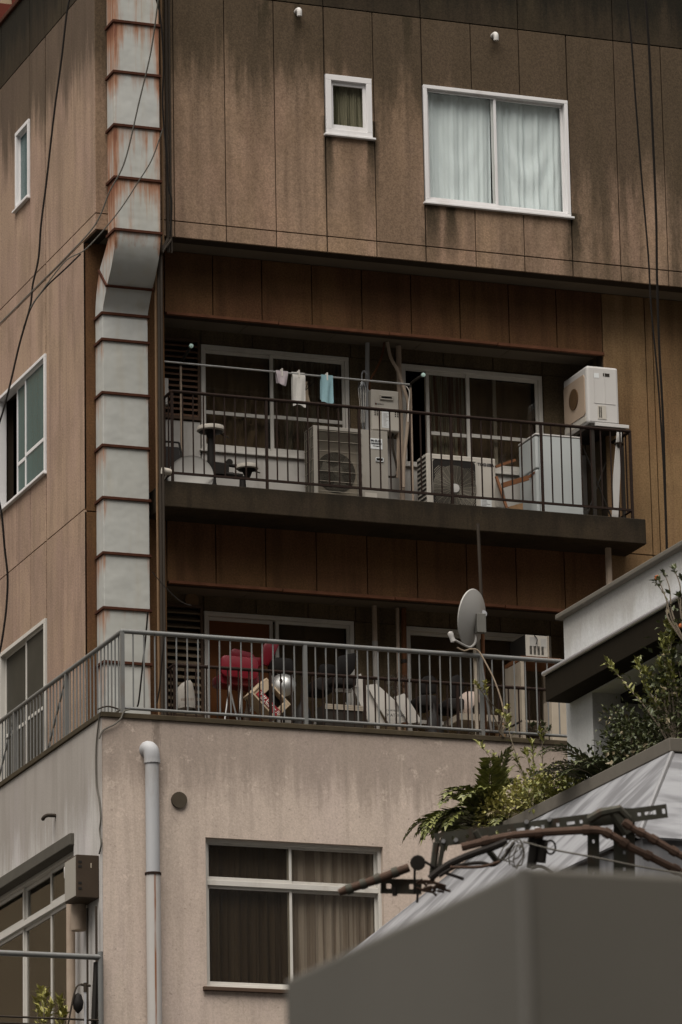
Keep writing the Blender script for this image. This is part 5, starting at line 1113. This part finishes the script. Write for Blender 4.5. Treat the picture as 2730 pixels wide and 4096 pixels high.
def shoots(base, tips, label, seed, lm='leaf', L=.09, w=.02, name='leafy_shoot', start=.35, dens=7, berry=()):
    r = random.Random(seed); T = thing(name, base, label, 'plant'); base = Vector(base); st, lf_ = MB(), MB()
    for t in tips:
        t = Vector(t); path = smooth_path([base, base.lerp(t,.4)+RV(r,.05), base.lerp(t,.75)+RV(r,.04), t],6); n = len(path); st.tube(path, [.010*(1-.65*i/n) for i in range(n)], 5)
        for i in range(int(n*start), n):
            for k in range(dens if i > n*.75 else max(1,dens//3)):
                d = (path[i]-path[i-1]).normalized(); lf_.leaf(path[i]+RV(r,.01), d*.6+RV(r,.8)+Vector((0,0,.35)), Vector((0,0,1))+RV(r,.4), L*r.uniform(.6,1.2), w)
    st.build('stem', M['bark'], T); lf_.build('foliage', M[lm], T)
    for b_ in berry: MB().lathe(Vector(b_)-Vector((0,0,.025)),(0,0,1),[(0,0),(.02,.008),(.026,.025),(.02,.042),(0,.05)],10).build('berry', M['berry'], T, smooth=True)
    return T
XPc = XC+.25
bp = lambda x,y,X=XPc: P(r4(x,y), X=X)
b0 = bp(560,560); frond_plant((XC+.1,b0.y+.1,ZC+.02), 34, .78, 'long arching fern fronds spilling left over the planted roof edge', 3, 'frond', .20, .030, Vector((-.6,.3,-.02)), 1.35)
b0 = bp(470,600); frond_plant((XC+.12,YF-.06,ZC-.08), 10, .36, 'low drooping fern at the far end of the planted roof edge', 8, 'frond', .13, .014, Vector((-.5,.3,-.3)), 1.5)
b0 = bp(470,620); frond_plant((XC+.05,YF-.0,ZC-.08), 12, .38, 'dry pale grass tuft at the far tip of the planted roof edge', 9, 'dryleaf', .1, .006, Vector((-.4,.5,-.2)), 1.6, name='dry_grass_tuft')
for i,(x_,y_,lb) in enumerate(((640,540,'round yellow green shrub beside the fern fronds'),(760,490,'yellow green shrub in the middle of the roof edge planting'),(880,430,'yellow green shrub before the white wall, right of the two others'))):
    b0 = bp(x_,y_); bush((XPc-.02,b0.y,ZC-.08), .32,.40,.48, 1700, lb, 20+i, ('leafyellow','leafyellow','leaf')[i], .042,.013, group if False else 14) if False else bush((XPc-.02,b0.y,ZC-.08), .32,.40,.48, 1700, lb, 20+i, ('leafyellow','leafyellow','leaf')[i], .052, .017, 14)
b0 = bp(700,520); shoots((XPc+.1,b0.y,ZC-.08), [bp(390,180,XPc+.1),bp(545,30,XPc+.1),bp(700,190,XPc+.1),bp(750,110,XPc+.1),bp(600,260,XPc+.1),bp(480,250,XPc+.1),bp(660,230,XPc+.1)], 'tall leafy shoots rising from the planting in front of the beige wall', 31, 'leaf', .085, .017, dens=4)
b0 = bp(1100,300); frond_plant((XPc+.1,b0.y,ZC-.08), 20, .8, 'dark fern with arching fronds against the white wall', 12, 'leafdark', .16, .016, Vector((-.35,.1,.1)), 1.15)
b0 = bp(1120,330); bush((XPc+.15,b0.y,ZC-.08), .28,.4,.75, 1100, 'dark shrub behind the arching fern by the white wall', 41, 'leafdark', .06, .016)
b0 = bp(1300,230); bush((XPc+.1,b0.y,ZC-.08), .28,.5,.7, 1500, 'large dark green shrub near the roof corner', 42, 'leafdark', .065, .018, 18, clumps=34)
b0 = bp(1480,160); bush((XPc+.12,b0.y-.2,ZC-.08), .22,.35,1.4, 1300, 'tall dark olive shrub at the right edge above the metal roof', 43, 'leafdark', .075, .02, 26, clumps=40)
bq = lambda x,y,X=XPc: P(r5(x,y), X=X)
b0 = bq(1500,1500); shoots((XPc,b0.y,ZC-.05), [bq(1420,780),bq(1480,830),bq(1360,920),bq(1180,1280),bq(1330,1180),bq(1100,1170),bq(800,1190),bq(1440,1000),bq(1380,1400),bq(1200,1450)], 'branching olive shrub with sparse leafy twigs before the dark canopy', 44, 'leaf', .08, .02, dens=9, start=.45)
b0 = bq(1600,700); shoots((XPc,b0.y,bq(1600,1000).z), [bq(1320,300),bq(1380,250),bq(1480,200),bq(1290,340),bq(1530,480),bq(1560,300)], 'bare twig with orange berries in front of the white parapet', 45, 'leafdark', .06, .016, name='berry_twig', start=.85, dens=5, berry=(bq(1305,288),bq(1558,792)))
# terrace weeds
q = lambda x,y: P(z7(x,y), Y=TY-.1)
shoots(q(880,1560), [q(820,1330),q(910,1280),q(700,1040),q(940,1380),q(610,1050)], 'thin weed climbing the terrace railing beside the dish pole', 51, 'leafyellow', .06, .018, name='railing_weed', start=.7, dens=5)
shoots(q(1230,1580), [q(1160,1450),q(1260,1440),q(1320,1490)], 'small weed on the coping at the right end of the terrace', 52, 'leafdark', .06, .018, name='coping_weed', start=.6, dens=4)
q = P(r3(480,2400), X=PX-.45)
shoots((PX-.45,q.y,8.9), [P(r3(400,2030),X=PX-.45),P(r3(450,2060),X=PX-.45),P(r3(600,2140),X=PX-.45),P(r3(380,2150),X=PX-.45),P(r3(520,2180),X=PX-.45),P(r3(640,2250),X=PX-.45)], 'yellowish potted shrub behind the lower pipe rail', 53, 'leafyellow', .11, .022, name='potted_shrub', start=.5, dens=7)

# ------------------------------------------------------------ utility hardware close to the camera
HD = 30.0
h = lambda x,y,d=HD: PD(r8(x,y), d)
ux_ = rt_.copy()
def barh(name, a, b, hgt, holes, mat, T, th=.03, d=HD, flange_=True):   # slotted channel along a line in the sight plane
    A_, B_ = h(*a,d), h(*b,d); e = B_-A_; L = e.length; e.normalize(); nrm = (A_-CAM).normalized(); v = nrm.cross(e); v = v if v.z > 0 else -v
    mb = MB(); mb.T = Matrix.Translation(A_) @ Matrix((e,v,nrm)).transposed().to_4x4()
    for (p,q_,r_2,s_) in cells(0,L,-hgt/2,hgt/2,[(x-w_/2,x+w_/2,-k/2,k/2) for (x,w_,k) in [(t*L,w_,k) for (t,w_,k) in holes]]): mb.box(p,q_,r_2,s_,0,.006)
    if flange_: mb.box(0,L,hgt/2,hgt/2+.005,0,.05).box(0,L,-hgt/2-.005,-hgt/2,0,.05)
    return mb.build(name, mat, T)
T = thing('cable_rack', h(840,300), 'rusty slotted steel cable rack arm in front of the metal roof', 'cable rack')
barh('arm', (482,232), (1502,102), .078, [(.03,.02,.02),(.08,.02,.02),(.14,.02,.02),(.27,.018,.02),(.32,.018,.02),(.37,.05,.018),(.42,.018,.02),(.465,.018,.02),(.53,.018,.02),(.585,.05,.018),(.63,.018,.02),(.88,.02,.02),(.92,.05,.018),(.945,.018,.025),(.985,.018,.03)], M['arm'], T)
def vpost(x, y0_, y1_, wpx, nm): 
    hh = (wpx/1.0965)*HD/FPX; barh(nm, (x,y1_), (x-2,y0_), hh, [(.2+.12*k,.02,.014) for k in range(6)], M['arm'], T, d=HD+.06)
vpost(1180,120,700,46,'post'); vpost(1315,90,700,88,'post')
MB().tube([h(1160,140,HD-.03),h(1210,110,HD-.05),h(1290,95,HD-.05),h(1330,140,HD-.02)], .03, 8).tube([h(1270,110,HD-.04),h(1330,200,HD-.04)], .035, 8).build('clamp', M['arm'], T, smooth=True)
MB().tube([h(490,240,HD-.03),h(470,400,HD-.03)], .022, 6).build('bracket', M['arm'], T); MB().tube([h(520,250,HD-.03),h(500,360,HD-.03)], .015, 6).build('bracket', M['arm'], T); MB().tube([h(660,190,HD-.03),h(690,240,HD-.03),h(760,330,HD-.03)], .02, 6).build('bracket', M['arm'], T)
for (x,y) in ((885,150),(985,140),(520,235),(575,230)): MB().lathe(h(x,y,HD-.02),(CAM-h(x,y)),[(.014,-.02),(.014,.03),(0,.03)],8).build('bolt', M['flash'], T)
a_ = h(930,195,HD-.05); b_ = h(905,352,HD-.05)
T2 = thing('insulator', b_, 'black insulator block hanging under the cable rack arm', 'insulator')
MB().tube([a_,a_.lerp(b_,.3),a_.lerp(b_,.35),b_], [.045,.05,.035,.03], 10).tube([h(960,230,HD-.06),h(950,330,HD-.06)], .03, 8).build('body', M['black'], T2, smooth=True); MB().lathe(a_,(0,0,1),[(.05,0),(.045,.02),(0,.035)],10).build('cap', M['pvc'], T2, smooth=True)
def rcable(name, pts, r, mat, label, wraps=0, dd=HD-.1):
    path = smooth_path([h(x,y,dd) for x,y in pts],7); T = thing(name, path[0], label, 'cable'); MB().tube(path, r, 8).build('cable', mat, T, smooth=True)
    if wraps:
        for k in range(wraps):
            i = int((k+.5)/wraps*(len(path)-2)); p = path[i]; d = (path[i+1]-p).normalized(); MB().tube([p-d*.022,p+d*.022], r*1.32, 8).build('wrap_band', M['cablebrown'], T, smooth=True)
rcable('thick_cable', ((600,262),(800,215),(960,198),(1130,188),(1210,190),(1275,220),(1340,262),(1430,305),(1520,350),(1640,410)), .026, M['cablebrown'], 'thick wrapped cable arching along under the rack arm to the right', 7)
rcable('thick_cable', ((1310,150),(1360,185),(1420,215),(1500,262),(1600,320)), .024, M['cablebrown'], 'thick wrapped cable dropping right from the rack clamp', 4, HD-.16)
rcable('thick_cable', ((460,400),(540,340),(640,295),(740,260),(800,235)), .024, M['cable'], 'black cable rising from the left under the rack arm', 0, HD-.12)
rcable('thin_cable', ((500,390),(580,345),(680,330),(740,340),(790,300),(830,240)), .012, M['cable'], 'thin black cable bundle sagging beneath the rack arm', 0, HD-.14)
rcable('thin_cable', ((520,372),(560,385),(610,402)), .010, M['cable'], 'short loose black cable tail at the left of the rack', 0, HD-.14)
rcable('thin_cable', ((550,350),(640,350),(700,345),(770,325)), .010, M['cablebrown'], 'brown loose cable strand sagging beside the bundle', 0, HD-.15)
rcable('thin_cable', ((905,352),(950,345),(1000,372)), .010, M['cable'], 'short black cable tail under the insulator', 0, HD-.1)
rcable('guy_wire', ((870,238),(1000,272),(1200,310),(1400,350),(1620,385)), .006, M['cablegrey'], 'thin taut grey wire running right from the coiled wire', 0, HD-.2)
cc = h(835,275,HD-.18); T = thing('wire_coil', cc, 'loose coil of grey wire hanging on the rack arm', 'wire coil')
for k in range(4):
    r_3 = random.Random(k); path = []
    for i in range(25): an = 2*math.pi*i/24; path.append(cc+rt_*((.045+.014*r_3.random())*math.cos(an+.3*k)+.018*k-.03)+up_*((.055+.03*r_3.random()*abs(math.sin(an*.5+k)))*math.sin(an)-.012*k)+rt_*.05*math.sin(an)-fw_*.01*k)
    MB().tube(path, .0045, 5, caps=False).build('loop', M['cablegrey'], T, smooth=True)
path = [h(990+22*math.cos(t*.45),262+30*math.sin(t*.45),HD-.16) for t in range(15)]; MB().tube(path, .007, 5).build('loop', M['cable'], T, smooth=True)
# wrapped arm end at the left
T = thing('cable_clamp_arm', h(240,410), 'wrapped cable end held in a dark clamp plate at the left of the rack', 'cable clamp')
MB().tube([h(62,462,HD-.05),h(90,450,HD-.05),h(240,400,HD-.05),h(370,350,HD-.05)], [.022,.027,.028,.028], 10).build('wrapped_cable', M['cablebrown'], T, smooth=True)
for t in (.15,.35,.55,.8): p = h(62,462,HD-.05).lerp(h(370,350,HD-.05),t); d = (h(370,350,HD-.05)-h(62,462,HD-.05)).normalized(); MB().tube([p-d*.02,p+d*.02], .034, 10).build('tape_band', M['arm'], T, smooth=True)
barh('clamp_plate', (245,432), (425,436), .085, [(.2,.03,.03),(.75,.025,.03)], M['arm'], T, d=HD-.02)
MB().lathe(h(408,330,HD-.06),(h(408,330)-CAM),[(.0,-.03),(.045,-.03),(.05,.0),(.045,.03),(0,.03)],12).box(0,0,0,0,0,0).build('knuckle', M['cable'], T) if False else MB().lathe(h(408,330,HD-.06),(h(408,330)-CAM),[(.0,-.03),(.045,-.03),(.05,.0),(.045,.03),(0,.03)],12).build('knuckle', M['cable'], T)
MB().tube([h(395,340,HD-.05),h(393,468,HD-.05)], .008, 6).tube([h(430,320,HD-.05),h(480,350,HD-.05)], .009, 6).tube([h(305,440,HD-.05),h(308,476,HD-.05)], .016, 6).tube([h(410,440,HD-.05),h(405,505,HD-.05)], .008, 6).build('hook', M['cable'], T)
mb = MB(); r_3 = random.Random(5)
for k in range(26): p = h(r_3.uniform(400,500),r_3.uniform(410,455),HD-.05); mb.tube([p, p+rt_*r_3.uniform(.02,.09)+up_*r_3.uniform(-.03,.03)], .008, 4)
mb.build('frayed_strands', M['cablebrown'], T)

# ------------------------------------------------------------ grey cabinet in the foreground, out of focus
cn = PD((2085,3462), 9.4)
CB = thing('street_cabinet', (cn.x,cn.y,0), 'large out of focus grey metal cabinet filling the lower right corner', 'cabinet')
ct = cn.z; cyf = P((1132,3803), X=cn.x).y
MB().box(cn.x+.002,cn.x+1.2,cn.y+.002,cyf,ct-1.25,ct).build('body', M['cabinet'], CB, bevel=.012)
MB().box(cn.x-.004,cn.x+.02,cn.y-.004,cn.y+.016,ct-1.25,ct-.004).build('corner_trim', M['cabtrim'], CB, bevel=.002)
MB().box(cn.x+.3,cn.x+.9,cn.y+.3,cyf-.3,0,ct-1.25).build('plinth', M['cabinet'], CB)

# ------------------------------------------------------------ overhead wires
def wire(name, pts, d, r, label, mat='cable', sag=False): 
    pts3 = [PD(p, dd) for p, dd in zip(pts, d if isinstance(d, (list,tuple)) else [d]*len(pts))]
    o = MB().tube(smooth_path(pts3,8), r, 6).build(name, M[mat], None, smooth=True, at=pts3[-1]); tag(o, label, 'wire')
wire('overhead_wire', [c1(330,-40),c1(308,60),c1(285,260),c1(250,520),c1(215,830),c1(190,1030),c3(178,10),c3(152,130),c3(140,230),c3(92,400),c3(45,600),c3(0,760),c3(-60,900)], 46, .010, 'long dark wire hanging down the left side wall past the small window')
wire('overhead_wire', [c1(735,-60),c1(715,100),c1(690,260),c1(640,470),c1(575,740),c1(505,880),c1(440,1030),c1(310,1176),c3(150,160),c3(0,310),c3(-80,380)], 44, .007, 'wire sweeping across the upper duct down to the left edge', 'cablegrey')
wire('overhead_wire', [c1(750,590),c1(700,730),c1(640,830),c1(540,980),c1(400,1140),c3(300,25),c3(180,180),c3(140,240)], 44.3, .006, 'shorter wire crossing the duct below the first sweeping wire', 'cablegrey')
wire('overhead_wire', [c3(372,-10),c3(300,60),c3(215,140),c3(150,225),c3(110,330)], 44.6, .008, 'lowest sweeping wire joining the hanging wire on the left wall')
wire('overhead_wire', [c3(-5,1120),c5(10,20),c5(22,160),c5(36,300),c5(30,440),c5(15,560),c5(0,640),c5(-20,700)], 46, .011, 'dark wire curving along the left edge above the lowest side window')
wire('overhead_wire', [c2(1310,-60),c2(1335,200),c2(1355,480),c2(1380,800),c2(1412,1176),c4(1425,240),c4(1455,560),c4(1478,900),c4(1490,1176),c6(1497,225)], 47, .009, 'left of the two long dark wires down the right facade')
wire('overhead_wire', [c2(1396,-60),c2(1415,220),c2(1430,560),c2(1448,1000),c4(1452,100),c4(1462,420),c4(1480,760),c4(1492,1176),c6(1500,225)], 47.2, .012, 'right and thicker of the two long dark wires down the right facade')
wire('overhead_wire', [c1(700,-50),c1(735,60),c1(752,280),c1(748,480),c1(765,700),c1(775,860),c1(790,930),c1(782,1085)], 53.2, .010, 'thin cable kinked against the wall just right of the upper duct')
wire('overhead_wire', [c5(700,275),c5(760,345),c5(830,410),c5(880,430)], 53.5, .005, 'hair thin cable from the duct side to the round vent of the lower balcony')
wire('overhead_wire', [c5(680,460),c5(672,560),c5(655,720),c5(640,860),c5(632,895)], 53.0, .010, 'slack dark cable hanging in front of the lowest duct section')
wire('overhead_wire', [c5(760,560),c5(745,680),c5(735,800),c5(722,880)], 53.3, .009, 'slack dark cable beside the pipes left of the lower louvres')

# ------------------------------------------------------------ building behind, seen over the roof edge
BK = thing('background_building', (-6,14,0), 'pale building with dark red band glimpsed above the roof at top left', 'building')
zr_ = P((25,22), Y=14).z; xq = P((57,10), Y=14).x
MB().box(-14,6,14,22,0,zr_+8).build('wall', M['paleblock'], BK); MB().box(-14,6,13.93,13.999,zr_-3,zr_).build('red_band', M['redwall'], BK); MB().box(xq-.04,xq+.06,13.93,13.99,zr_+.001,zr_+8).build('downpipe', M['redwall'], BK)

# ------------------------------------------------------------ added blocks, unseen behind the camera, sized to keep low sky off the facades
mb = MB(); r_3 = random.Random(11); x = -130
while x < 110:
    w_ = r_3.uniform(12,20); hh = r_3.uniform(66,82); mb.box(x,x+w_-.4,-128,-112+r_3.uniform(-1,1),0,hh)
    for f in range(int(hh/3.4)-1): mb.box(x+.6,x+w_-1,-111.2,-110.6,3.2+f*3.4,4.4+f*3.4)
    x += w_
tag(mb.build('sky_screen_blocks', M['skyscreen']), 'added row of tall unseen blocks behind the viewer, screening low sky', None, None, 'structure')
